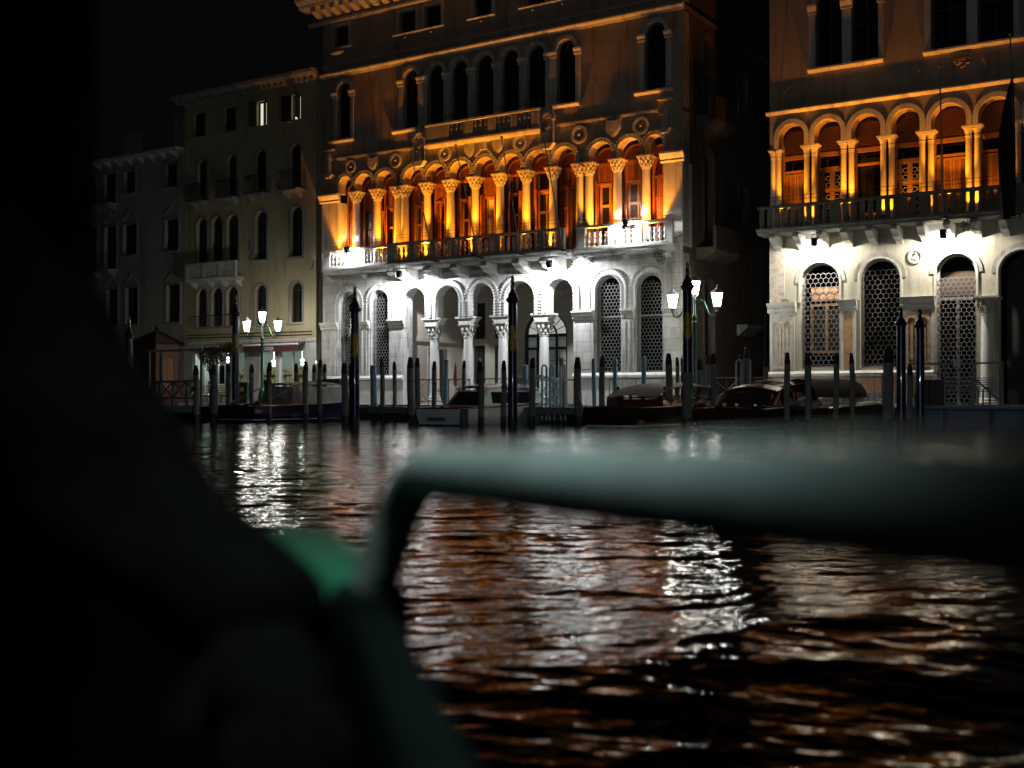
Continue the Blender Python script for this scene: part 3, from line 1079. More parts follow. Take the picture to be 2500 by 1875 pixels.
        pm_ = MB().box(xa, xb, yy + .272, yy + .29, 7.6, 10.5)
        pm_.build('pane', M['curtain'] if i in (1, 6, 9) else M['glass_lead'] if i in (11, 4, 3) else M['glass'], fo)
        for sd in (-1, 1):
            if i in (8,) and sd > 0:
                continue
            so = bpy.data.objects.new('shutter', leaf)
            COL.objects.link(so)
            so.parent = fo
            ox, oy, oz = ORG[b.name]
            ang = R.uniform(math.radians(38), math.radians(78))
            if i in (4, 9) and sd < 0:
                ang = math.radians(12)
            so.location = ((xa if sd < 0 else xb) - ox, yy - .03 - oy, 7.6 - oz)
            so.rotation_euler = (0, 0, (-ang if sd < 0 else PI + ang))
    # roundels, shields, carved figures on the frieze
    for cx, r in ((1.9, .3), (4.76, .33), (7.72, .34), (11.95, .36), (15.03, .38), (18.03, .36)):
        o = MB().ring(cx, 12.7, r * .72, r, 0, 2 * PI, -.09, .01, 28)
        for k in range(26):
            a = 2 * PI * k / 26
            o.ball(cx + r * math.cos(a), -.07, 12.7 + r * math.sin(a), .035, .04, .035, 5, 4)
        o = o.build('roundel', M['carved'], b, smooth=True)
        MB().ring(cx, 12.7, 0.0, r * .715, 0, 2 * PI, -.012, .0, 28).build('disc', M['stone_dark'], o)
        MB().ball(cx, -.06, 12.7, .06, .07, .06, 8, 6).build('boss', M['carved'], o, smooth=True)
    for cx, z, w_, h_ in ((3.32, 12.35, .62, .72), (9.15, 12.35, .56, .78), (10.75, 12.38, .62, .78), (16.72, 12.35, .72, .86)):
        shield(MB(), cx, 0, z, w_, h_).build('shield', M['carved'], b)
    # small turreted relief between the two middle shields
    t_ = MB().prism([(9.75, 12.62), (10.15, 12.62), (10.1, 12.95), (10.25, 13.0), (10.25, 13.2), (9.65, 13.2), (9.65, 13.0), (9.8, 12.95)], -.14, 0)
    for sx in (-1, 1):
        t_.prism([(9.95 + sx * .05, 12.66), (9.95 + sx * .4, 12.36), (9.95 + sx * .5, 12.36), (9.95 + sx * .14, 12.72)], -.1, 0)
    for k in range(3):
        t_.box(9.66 + k * .22, 9.78 + k * .22, -.14, 0, 13.2, 13.3)
    t_.build('castle_relief', M['carved'], b)
    for cx, z, h_ in ((6.3, 12.55, 1.5), (13.45, 12.55, 1.5)):
        niche(b, cx, z, h_, M['carved'])
    for cx in (.55, 19.2):
        o = MB().prism([(cx - .3, 12.4), (cx + .3, 12.4), (cx + .16, 12.22), (cx - .16, 12.22)], -.32, 0).build('corbel', M['carved'], b)
        figure(MB(), cx, -.16, 12.4, 1.15).build('statue', M['carved'], o, smooth=True)
        MB().box(cx - .32, cx + .32, -.3, 0, 13.62, 13.7).build('canopy', M['carved'], o)
    dentil_line(MB(), .95, 5.9, 13.14, 0, .06).build('string_course', M['carved'], b)
    dentil_line(MB(), 6.7, 8.5, 13.17, 0, .06).build('string_course', M['carved'], b)
    dentil_line(MB(), 10.9, 13.05, 13.2, 0, .06).build('string_course', M['carved'], b)
    dentil_line(MB(), 13.85, 18.85, 13.2, 0, .06).build('string_course', M['carved'], b)
    # --- second floor
    sx_ = [(.98, 1.82), (5.2, 6.08), (6.68, 7.62), (8.06, 9.02), (9.47, 10.46), (10.9, 11.86), (12.27, 13.25), (13.85, 14.8), (18.2, 19.16)]
    sops = [(p, q, 14.16, 17.02 - (q - p) / 2, 17.02) for p, q in sx_]
    w = MB()
    wall(w, 0, 19.92, 13.2, 17.5, sops, depth=.32)
    w.build('upper_wall', pl, b)
    for op in sops:
        window(b, op, .3, M['wood_dark'], M['glass'], 2, (.62,))
        r = (op[1] - op[0]) / 2
        archivolt((op[0] + op[1]) / 2, r, op[3], 16.55, .17, .09, teeth=False).build('archivolt', st, b)
    def pil(xa, xb):
        o = MB().box(xa, xb, -.06, 0, 14.2, 16.25).build('pilaster', st, b, bev=.01)
        mb = MB()
        moulding(mb, xa - .06, xb + .06, [(.08, 16.25), (.1, 16.32), (.08, 16.36), (.16, 16.46), (.17, 16.54)])
        mb.build('capital', st, o)
    for (p, q), (p2, q2) in zip(sx_[1:8], sx_[2:8]):
        pil(q + .02, p2 - .02)
    for xa, xb in ((.72, .96), (1.84, 2.06), (4.93, 5.18), (14.82, 15.05), (17.94, 18.18), (19.18, 19.4)):
        pil(xa, xb)
    for xa, xb in ((.45, 2.1), (4.6, 6.35), (13.68, 15.05), (17.75, 19.5)):
        sill(b, xa, xb, 14.14, st, .2, .16)
    for xa, xb in ((.6, 1.95), (4.7, 6.2), (13.8, 14.9), (17.9, 19.35)):
        MB().box(xa, xb, -.03, -.002, 13.3, 13.97).build('apron', M['plaster_frieze'], b)
    # small upper balcony with groups of balusters between panels
    s_ = MB()
    moulding(s_, 6.75, 13.2, [(.3, 13.0), (.38, 13.06), (.42, 13.12), (.42, 13.2)])
    uo = s_.build('upper_balcony', M['stone_dark'], b)
    MB().box(6.8, 13.15, -.42, -.2, 13.98, 14.1).build('handrail', st, uo, bev=.02)
    ub = baluster_mesh(.74, M['stone_dark'])
    cur = 6.82
    for p, q in ((8.2, 9.05), (9.55, 10.4), (10.85, 11.65), (11.05 + .95, 12.75)):
        MB().box(cur, p, -.4, -.28, 13.202, 13.978).build('panel', M['stone_dark'], uo)
        for k in range(3):
            put(ub, 'baluster', uo, p + (q - p) * (k + .5) / 3, -.31, 13.21)
        cur = q
    MB().box(cur, 13.13, -.4, -.28, 13.202, 13.978).build('panel', M['stone_dark'], uo)
    ra = MB()
    for z in (14.3, 14.42):
        ra.tube([(6.9, -.3, z), (13.1, -.3, z)], .014, 5)
    for k in range(7):
        ra.tube([(6.9 + k * 1.03, -.3, 14.1), (6.9 + k * 1.03, -.3, 14.44)], .012, 5)
    ra.build('guard_rail', M['iron'], uo)
    ra = MB()
    for z in (8.72, 8.86):
        for xa, xb, y_ in ((.6, 4.9, -.5), (5.2, 14.8, -1.08), (15.2, 19.7, -.5)):
            ra.tube([(xa, y_, z), (xb, y_, z)], .009, 5)
    for k in range(20):
        xx = .7 + k * .99
        y_ = -.5 if xx < 5 or xx > 15 else -1.08
        ra.tube([(xx, y_, 8.4), (xx, y_, 8.88)], .009, 5)
    ra.build('guard_rail', M['iron'], b)
    # --- string course and attic
    mb = MB()
    moulding(mb, -.12, 20.02, [(.05, 17.34), (.08, 17.42), (.16, 17.46), (.2, 17.52), (.2, 17.58), (.1, 17.63)])
    mb.build('string_course', st, b)
    mb = MB()
    moulding(mb, -.02, 19.94, [(.04, 17.94), (.06, 17.97), (.04, 18.0)])
    mb.build('string_course', st, b)
    ax = [(.7, 1.68), (4.93, 5.93), (6.45, 7.45), (9.35, 10.35), (12.2, 13.2), (13.72, 14.7), (18.2, 19.2)]
    aops = [(p, q, 18.84, 19.9, 19.9) for p, q in ax]
    w = MB()
    wall(w, 0, 19.92, 17.5, 21.4, aops, depth=.32)
    w.build('attic_wall', pl, b)
    for op in aops:
        window(b, op, .3, M['wood_dark'], M['glass'], 2, (.5,))
        f = MB()
        frame_strip(f, op, .17, -.03, 0, bottom=False)
        f.build('surround', st, b)
    for xa, xb in ((.4, 1.95), (4.6, 7.7), (9.05, 10.6), (11.9, 14.95), (17.9, 19.45)):
        o = sill(b, xa, xb, 18.82, st, .16, .09)
        n = 2 if xb - xa > 2 else 1
        for k in range(n):
            MB().ball(xa + (xb - xa) * (k + .5) / n, -.08, 18.6, .07, .09, .06, 8, 5).build('boss', M['carved'], o)
    MB().ball(1.05, -.14, 18.55, .46, .16, .13, 12, 6).build('carved_bracket', M['carved'], b)
    # --- great cornice on modillions
    c = MB()
    moulding(c, -.9, 20.85, [(.06, 20.12), (.16, 20.2), (.16, 20.3), (.06, 20.34)])
    moulding(c, -1.0, 20.92, [(.55, 20.86), (.75, 20.92), (.8, 21.05), (.92, 21.1), (1.05, 21.2), (1.1, 21.36), (1.1, 21.42)])
    c.build('cornice', st, b)
    mod = MB().prism_x([(.0, 20.42), (-.3, 20.46), (-.7, 20.66), (-.72, 20.86), (.0, 20.86)], -.16, .16).mesh('modillion', st, bev=.01)
    x_ = -.05
    while x_ < 20:
        o = bpy.data.objects.new('modillion', mod)
        COL.objects.link(o)
        o.parent = b
        ox, oy, oz = ORG[b.name]
        o.location = (x_ - ox, -oy, -oz)
        x_ += .62
    # --- left flank, right flank along the alley, roof
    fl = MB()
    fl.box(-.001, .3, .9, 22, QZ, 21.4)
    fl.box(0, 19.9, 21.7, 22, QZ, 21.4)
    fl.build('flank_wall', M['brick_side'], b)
    rf = MB()
    rf.add([(-1.0, -1.0, 21.43), (20.9, -1.0, 21.43), (20.9, 23, 21.43), (-1.0, 23, 21.43), (6, 10, 24.4), (14, 10, 24.4)], [(0, 1, 5, 4), (1, 2, 5), (2, 3, 4, 5), (3, 0, 4), (3, 2, 1, 0)])
    rf.build('roof', M['rooftile'], b)
    # flank toward the alley, authored flat and turned through a right angle
    def fb(mb, name, m, par=None):
        mb.v = [(19.92 - y_, x_, z_) for x_, y_, z_ in mb.v]
        return mb.build(name, m, par or b)
    side_ops1 = [(2.2, 3.3, 3.0, 5.8, 6.35), (6.3, 7.3, QZ, 3.0, 3.0), (9.5, 10.4, 3.4, 5.0, 5.0), (13.2, 14.2, 3.4, 5.0, 5.0)]
    side_ops2 = [(2.2, 3.3, 8.0, 11.4, 12.0), (6.2, 7.2, 8.6, 11.0, 11.0), (10.2, 11.2, 8.6, 11.0, 11.0), (14.2, 15.2, 8.6, 11.0, 11.0)]
    side_ops3 = [(2.2, 3.2, 14.2, 16.5, 17.0), (6.2, 7.2, 14.2, 16.4, 16.4), (10.2, 11.2, 14.2, 16.4, 16.4), (14.2, 15.2, 14.2, 16.4, 16.4)]
    w = MB()
    wall(w, 0.001, 22, QZ, 7.4, side_ops1, y=0)
    wall(w, 0.001, 22, 7.4, 13.2, side_ops2, y=0)
    wall(w, 0.001, 22, 13.2, 21.4, side_ops3, y=0)
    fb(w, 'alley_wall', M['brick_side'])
    qn = MB()
    for a_, c_ in ((QZ, 7.2), (7.6, 13.1), (13.3, 17.3), (17.7, 20.1)):
        qn.box(0.003, .55, -.05, 0, a_, c_)
    fb(qn, 'corner_pilaster', M['stone_dark'])
    for op in side_ops1 + side_ops2 + side_ops3:
        f = MB()
        frame_strip(f, op, .14, -.05, 0)
        pn = MB().prism(arch_poly(*op), .3, .32)
        o_ = fb(f, 'surround', M['brick_side'])
        fb(pn, 'pane', M['glass'], o_)
    for z_, pr in ((7.55, .9), (13.2, .7)):
        s2 = MB()
        moulding(s2, 1.4, 4.1, [(pr * .4, z_ - .5), (pr * .8, z_ - .3), (pr, z_ - .12), (pr, z_)])
        s2.box(1.42, 4.08, -pr, -pr + .16, z_ + .002, z_ + .9)
        fb(s2, 'side_balcony', M['brick_side'])
    s2 = MB()
    moulding(s2, 5.9, 7.7, [(.1, 4.0), (.5, 4.35), (.55, 4.5)])
    fb(s2, 'door_hood', M['stone_dark'])
    s2 = MB()
    moulding(s2, 0.0, 22, [(.1, 17.4), (.16, 17.5), (.1, 17.6)])
    fb(s2, 'side_moulding', M['brick_side'])
    # weeds on the ledges
    wd_ = MB()
    for cx, y_, z_, s_, n in ((15.05, -.5, 7.05, .22, 70), (16.95, -.5, 7.28, .16, 50), (19.1, -.5, 7.15, .3, 130), (19.15, -.45, 6.9, .2, 60)):
        leaf_cluster(wd_, cx, y_, z_, s_, s_ * .6, s_, n, .05, R)
    wd_.build('weeds', M['leaf_fig'], b, kind='stuff')
    cb = MB()
    cb.tube([(15.1, -.66, 7.35), (16.5, -.66, 7.28), (18, -.66, 7.38), (19.5, -.64, 7.6), (20.0, -.2, 7.9)], .016, 5)
    cb.tube([(15.1, -.66, 7.3), (17.2, -.68, 7.2), (19.6, -.64, 7.5)], .012, 5)
    cb.build('cable', M['iron'], b)
    return b


palace = make_loredan()


# ================================================================== the palace on the right
def make_farsetti():
    b = T('palace', 'brown palace with amber lit double columns at the right edge', 'palace', 23.7, 0, QZ)
    st, pl = M['stone'], M['plaster_far']
    gx = [(24.95, 26.48), (27.25, 28.77), (30.05, 31.45), (32.2, 33.75), (34.5, 35.9)]
    gops = [(a, c, 2.3 if i < 2 else QZ, 6.42 - (c - a) / 2, 6.42) for i, (a, c) in enumerate(gx)]
    w = MB()
    wall(w, 23.7, 37.5, QZ, 7.6, gops, depth=.4)
    w.build('ground_wall', pm('pale_floodlit_plaster', (.38, .35, .29), (.50, .47, .40), .9, .85, c3=(.27, .25, .21), streak=1.2, bump=.3), b)
    for i, (op, (a, c)) in enumerate(zip(gops, gx)):
        r = (c - a) / 2
        archivolt((a + c) / 2, r, op[3], 4.88, .07, .06, teeth=False).build('archivolt', st, b)
        MB().ring((a + c) / 2, op[3], r + .075, r + .23, 0, PI, -.035, .01, 22).build('hood', M['stone_dark'], b)
    MB().box(23.69, 24.3, -.05, 0, 4.9, 7.1).build('corner_pilaster', M['carved_pale'], b, bev=.01)
    # pilasters: carved panels and marble slabs
    for xa, xb, m_, kind in ((23.7, 24.72, M['carved_pale'], 'c'), (26.56, 27.1, M['pink'], 'p'), (28.86, 29.96, M['carved_brown'], 'c'), (33.8, 34.45, M['carved_brown'], 'c')):
        o = MB().box(xa, xb, -.06, -.001, 2.2, 4.5).build('pilaster', st, b, bev=.008)
        MB().box(xa + .1, xb - .1, -.085, -.055, 2.25, 4.42).build('panel', m_, o)
        if kind == 'c':
            cv = MB()
            cx = (xa + xb) / 2
            for sx in (-.22, .22):
                cv.ring(cx + sx, 4.0, .13, .2, 0, PI, -.13, -.08, 12)
                for q in (-.165, .165):
                    cv.box(cx + sx + q - .03, cx + sx + q + .03, -.12, -.08, 2.45, 4.0)
                cv.box(cx + sx - .05, cx + sx + .05, -.105, -.08, 2.6, 3.9)
            cv.box(cx - .45, cx + .45, -.12, -.08, 2.3, 2.42)
            cv.build('carving', m_, o)
        else:
            MB().box(xa, xa + .1, -.1, -.06, 2.2, 4.5).box(xb - .1, xb, -.1, -.06, 2.2, 4.5).build('fillet', st, o)
        mb = MB()
        moulding(mb, xa - .08, xb + .06, [(.08, 4.5), (.12, 4.6), (.1, 4.66), (.2, 4.8), (.22, 4.9)])
        mb.build('impost', st, o)
    pc = column_proto(3.95, .27, .8, .6, .3, st, M['carved'])
    put_column(pc, b, 31.83, .1, QZ)
    mb = MB().box(23.66, 29.98, -.1, -.002, QZ, 1.95)
    moulding(mb, 23.66, 29.98, [(.1, 1.952), (.18, 2.0), (.18, 2.1), (.08, 2.2)])
    mb.build('plinth', st, b)
    # ground windows
    for i, op in enumerate(gops[:3]):
        a, c = op[0], op[1]
        f = MB()
        frame_strip(f, (a + .08, c - .08, 2.38 if i < 2 else QZ + .05, op[3], op[4] - .08), .08, .2, .32)
        o = f.build('window', M['stone_dark'], b)
        MB().prism(arch_poly(a, c, op[2], op[3], op[4]), .9, .93).build('pane', M['glass'] if i != 1 else M['glass'], o)
        if i == 0:
            wf = MB()
            frame_strip(wf, (a + .3, c - .12, 3.0, 4.75, 4.75), .1, .55, .62)
            wf.box((a + c) / 2 + .02, (a + c) / 2 + .14, .55, .62, 3.0, 4.75)
            wf.build('sash', M['frame_wood'], o)
            MB().box(a + .2, c - .05, .63, .66, 2.9, 4.8).build('inner_pane', M['glass_lead'], o)
            MB().box(a + .25, c - .05, .5, .56, 4.95, 5.5).build('blind', M['kiosk_ply'], o)
        if i == 2:
            MB().prism(arch_poly(a, c, 4.8, op[3], op[4] - .6), .5, .53).build('blind', M['wood_dark'], o)
            MB().box(a, c, .3, .42, 4.72, 4.85).box((a + c) / 2 - .05, (a + c) / 2 + .05, .28, .4, QZ, 4.72).build('transom', M['grille_pale'], o)
        hex_grille((a + .03, c - .03, op[2] + .05, op[3], op[4] - .1), .16, .118 if i < 2 else .105, .017, skip=.25 + (.45 if i == 2 else 0)).build('grille', M['grille_pale'] if i != 1 else M['grille'], o)
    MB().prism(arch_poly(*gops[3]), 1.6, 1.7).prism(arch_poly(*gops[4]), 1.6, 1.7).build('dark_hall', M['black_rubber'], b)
    mb = MB().ring(29.32, 6.4, .2, .27, 0, 2 * PI, -.05, .01, 26)
    o = mb.build('roundel', M['carved'], b)
    mb = MB().ball(29.32, -.01, 6.36, .13, .04, .1, 8, 5).ball(29.33, -.02, 6.5, .05, .04, .06, 8, 5).ball(29.24, -.01, 6.33, .08, .04, .05, 6, 4)
    mb.build('relief', M['carved'], o)
    # brackets and balcony
    xx = 24.1
    br = MB().prism_x([(.0, 7.5), (-.85, 7.5), (-.9, 7.38), (-.7, 7.26), (-.55, 7.12), (-.2, 7.06), (.0, 6.9)], -.13, .13).mesh('bracket', st, bev=.01)
    while xx < 37:
        o = bpy.data.objects.new('bracket', br)
        COL.objects.link(o)
        o.parent = b
        ox, oy, oz = ORG[b.name]
        o.location = (xx - ox, -oy, -oz)
        xx += .93
    s_ = MB()
    moulding(s_, 23.5, 37.4, [(.7, 7.52), (.9, 7.56), (.94, 7.66), (1.02, 7.68), (1.02, 7.76)])
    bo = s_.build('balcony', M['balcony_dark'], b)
    MB().box(23.55, 37.3, -1.0, -.78, 8.5, 8.62).build('handrail', M['balcony_dark'], bo, bev=.015)
    sl = MB().box(-.085, .085, -.07, .07, 0, .739).mesh('baluster', M['balcony_dark'])
    x_ = 23.72
    k = 0
    while x_ < 37.2:
        put(sl, 'baluster', bo, x_, -.89, 7.761)
        k += 1
        x_ += .31
        if k % 9 == 0:
            MB().box(x_ - .1, x_ + .28, -1.0, -.8, 7.761, 8.499).build('pedestal', M['balcony_dark'], bo)
            x_ += .48
    gr = MB()
    for z in (8.8, 8.95):
        gr.tube([(23.7, -.9, z), (37.2, -.9, z)], .009, 5)
    for k in range(14):
        gr.tube([(23.75 + k, -.9, 8.6), (23.75 + k, -.9, 8.97)], .009, 5)
    gr.build('guard_rail', M['iron'], b)
    # first floor: pairs of slim columns and stilted arches
    cs = [25.31, 26.76, 28.27, 29.7, 31.33, 33.0, 34.6, 36.1]
    edges = [23.98] + cs
    fops, bays = [], []
    for p, q in zip(edges, edges[1:]):
        pa, qa = (p + .2 if p > 24 else p + .1), q - .2
        bays.append((pa, qa))
        r = min((qa - pa) / 2, .62)
        c = (pa + qa) / 2
        fops.append((c - r, c + r, 11.0, 11.95 - r, 11.95))
    w = MB()
    wall(w, 23.7, 37.5, 11.0, 12.45, fops, depth=.5)
    cur = 23.7
    for op in fops:
        w.face([(cur, 0, 11.0), (op[0], 0, 11.0), (op[0], .5, 11.0), (cur, .5, 11.0)])
        cur = op[1]
    w.build('arcade_wall', pl, b)
    for op in fops:
        r = (op[1] - op[0]) / 2
        archivolt((op[0] + op[1]) / 2, r, op[3], 11.04, .19, .06, teeth=False).build('archivolt', M['stone'], b)
    cp = column_proto(3.22, .115, .32, .34, .25, st, st, leafy=False)
    for c in cs:
        for sx in (-.155, .155):
            put_column(cp, b, c + sx, .15, 7.77)
        MB().box(c - .36, c + .36, -.06, .42, 10.991, 11.05).build('abacus', st, b)
    for sx in (23.8, 24.02):
        put_column(cp, b, sx, .12, 7.77)
    lw = MB()
    lw.box(23.75, 37.4, 1.2, 1.35, 7.6, 12.3)
    lw.box(23.75, 37.4, .5, 1.3, 12.1, 12.3)
    lw.build('loggia_wall', M['wood_dark'], b)
    MB().box(23.7, 37.4, -.02, 1.3, 7.6, 7.768).build('loggia_floor', M['stone_dark'], b)
    for i, op in enumerate(fops):
        xa, xb = bays[i][0] + .02, bays[i][1] - .02
        cx, rr = (xa + xb) / 2, (xb - xa) / 2
        yy = .55
        fr = MB()
        for q in (xa - .04, xb - .03):
            fr.box(q, q + .07, yy - .03, yy + .08, 7.77, 11.2)
        fr.box(xa, xb, yy - .04, yy + .08, 10.62, 10.78)
        fr.box(xa, xb, yy - .05, yy + .08, 10.1, 10.18)
        fo = fr.build('window', M['shutter_far'], b)
        lu = MB()
        z = 10.82
        while z < 11.3 + rr - .06:
            hw = rr if z < 11.3 else math.sqrt(max(rr * rr - (z - 11.3) ** 2, 0))
            lu.add([(cx - hw, yy + .06, z + .05), (cx + hw, yy + .06, z + .05), (cx + hw, yy - .01, z), (cx - hw, yy - .01, z), (cx - hw, yy + .06, z + .038), (cx + hw, yy + .06, z + .038), (cx + hw, yy - .01, z - .012), (cx - hw, yy - .01, z - .012)],
                   [(0, 1, 2, 3), (7, 6, 5, 4), (2, 6, 7, 3), (0, 4, 5, 1)])
            z += .08
        lu.prism(arch_poly(xa, xb, 10.8, 11.3, 11.3 + rr), yy + .07, yy + .085)
        lu.build('louvre', M['shutter_far'], fo)
        MB().box(xa, xb, yy + .3, yy + .32, 7.77, 10.62).build('pane', M['glass'], fo)
        if i in (1, 3):         # glazed doors with leaded roundels
            gf = MB()
            frame_strip(gf, (xa + .18, xb - .15, 7.85, 10.0, 10.0), .09, yy + .02, yy + .1)
            gf.box(cx - .09, cx + .09, yy + .02, yy + .09, 7.85, 10.0)
            gf.box(xa + .15, xb - .15, yy + .015, yy + .1, 9.2, 9.36)
            gf.build('sash', M['frame_wood'], fo)
            ld = MB()
            for sx in (-1, 1):
                for zz in (7.98, 8.24, 8.5, 8.76, 9.02, 9.5, 9.76):
                    for q in (.17, .36):
                        ld.ring(cx + sx * q, zz, .085, .1, 0, 2 * PI, yy + .05, yy + .07, 8)
            ld.build('leading', M['curtain'], fo)
        elif i in (0, 4, 5, 6):  # closed louvred leaves
            for sd in (-1, 1):
                lx0, lx1 = (xa + .05, cx - .01) if sd < 0 else (cx + .01, xb - .05)
                lf = MB()
                nb = 2
                for k in range(nb + 1):
                    q = lx0 + (lx1 - lx0 - .07) * k / nb
                    lf.box(q, q + .07, yy, yy + .045, 7.8, 10.05)
                for zz in (7.8, 8.6, 9.96):
                    lf.box(lx0 + .01, lx1 - .01, yy + .002, yy + .043, zz, zz + .09)
                z = 7.92
                while z < 9.95:
                    lf.box(lx0 + .07, lx1 - .07, yy + .01, yy + .035, z, z + .035)
                    z += .07
                lf.box(lx0 + .05, lx1 - .05, yy + .036, yy + .042, 7.9, 10)
                lf.build('shutter', M['shutter_far'], fo)
    mb = MB()
    moulding(mb, 23.58, 37.5, [(.04, 12.36), (.1, 12.4), (.16, 12.46), (.16, 12.5), (.06, 12.53)])
    mb.build('string_course', st, b)
    # second floor
    sx_ = [(25.58, 26.6), (26.98, 27.98), (29.92, 31.15), (31.54, 32.74), (34.2, 35.3)]
    sops = [(p, q, 13.96, 16.5, 17.0) for p, q in sx_]
    w = MB()
    wall(w, 23.7, 37.5, 12.45, 21.5, sops, depth=.35)
    w.build('upper_wall', pl, b)
    for op in sops:
        window(b, op, .32, M['wood_dark'], M['glass'], 2, (.6,))
    for xa, xb in ((25.32, 25.57), (26.61, 26.97), (27.99, 28.14), (29.7, 29.91), (31.16, 31.53), (32.75, 32.95)):
        o = MB().box(xa, xb, -.06, 0, 14.0, 16.1).build('pilaster', st, b, bev=.01)
        mb = MB()
        moulding(mb, xa - .05, xb + .05, [(.08, 16.1), (.08, 16.2), (.15, 16.36), (.16, 16.45)])
        mb.build('capital', st, o)
    for p, q in sx_:
        archivolt((p + q) / 2, (q - p) / 2, 16.5, 16.46, .14, .08, teeth=False, rise=.5).build('archivolt', st, b)
    sill(b, 25.3, 28.2, 13.96, st, .22, .15)
    sill(b, 29.66, 33.1, 13.94, st, .22, .15)
    rl = MB()
    rl.ball(31.0, -.02, 13.45, .3, .1, .28, 10, 6).ball(30.55, -.02, 13.1, .22, .05, .16, 8, 5).prism([(31.6, 13.5), (31.7, 13.5), (31.95, 12.95), (31.85, 12.95)], -.08, 0)
    for k in range(40):
        a, rr = R.uniform(0, 6.28), R.uniform(0, .3)
        rl.ball(31.0 + rr * math.cos(a), -.1, 13.45 + rr * math.sin(a), .05, .05, .03, 5, 4)
    rl.build('carved_relief', M['carved_brown'], b)
    for k in range(3):
        MB().ball(29.5 + k * .16, -.03, 13.3 - k * .18, .05, .06, .08, 6, 4).build('broken_stone', M['carved_brown'], b)
    st2 = MB()
    st2.tube([(24.15, -.05, 12.75), (24.5, -.3, 13.3), (24.35, -.35, 13.1), (24.75, -.3, 13.4)], .02, 5)
    st2.build('iron_stay', M['iron'], b)
    fl = MB()
    fl.box(23.71, 24.0, .9, 22, QZ, 21.4)
    fl.box(37.2, 37.49, .9, 22, QZ, 21.4)
    fl.box(23.8, 37.4, 21.6, 22, QZ, 21.4)
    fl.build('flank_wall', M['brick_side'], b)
    rf = MB()
    rf.add([(23.0, -.8, 21.5), (38.2, -.8, 21.5), (38.2, 23, 21.5), (23.0, 23, 21.5), (29, 10, 24), (33, 10, 24)], [(0, 1, 5, 4), (1, 2, 5), (2, 3, 4, 5), (3, 0, 4), (3, 2, 1, 0)])
    rf.build('roof', M['rooftile'], b)
    wd_ = MB()
    leaf_cluster(wd_, 31.35, -.75, 7.3, .28, .25, .22, 120, .06, R)
    leaf_cluster(wd_, 24.35, -.15, 4.98, .18, .1, .07, 50, .04, R)
    wd_.build('weeds', M['leaf_fig'], b, kind='stuff')


make_farsetti()


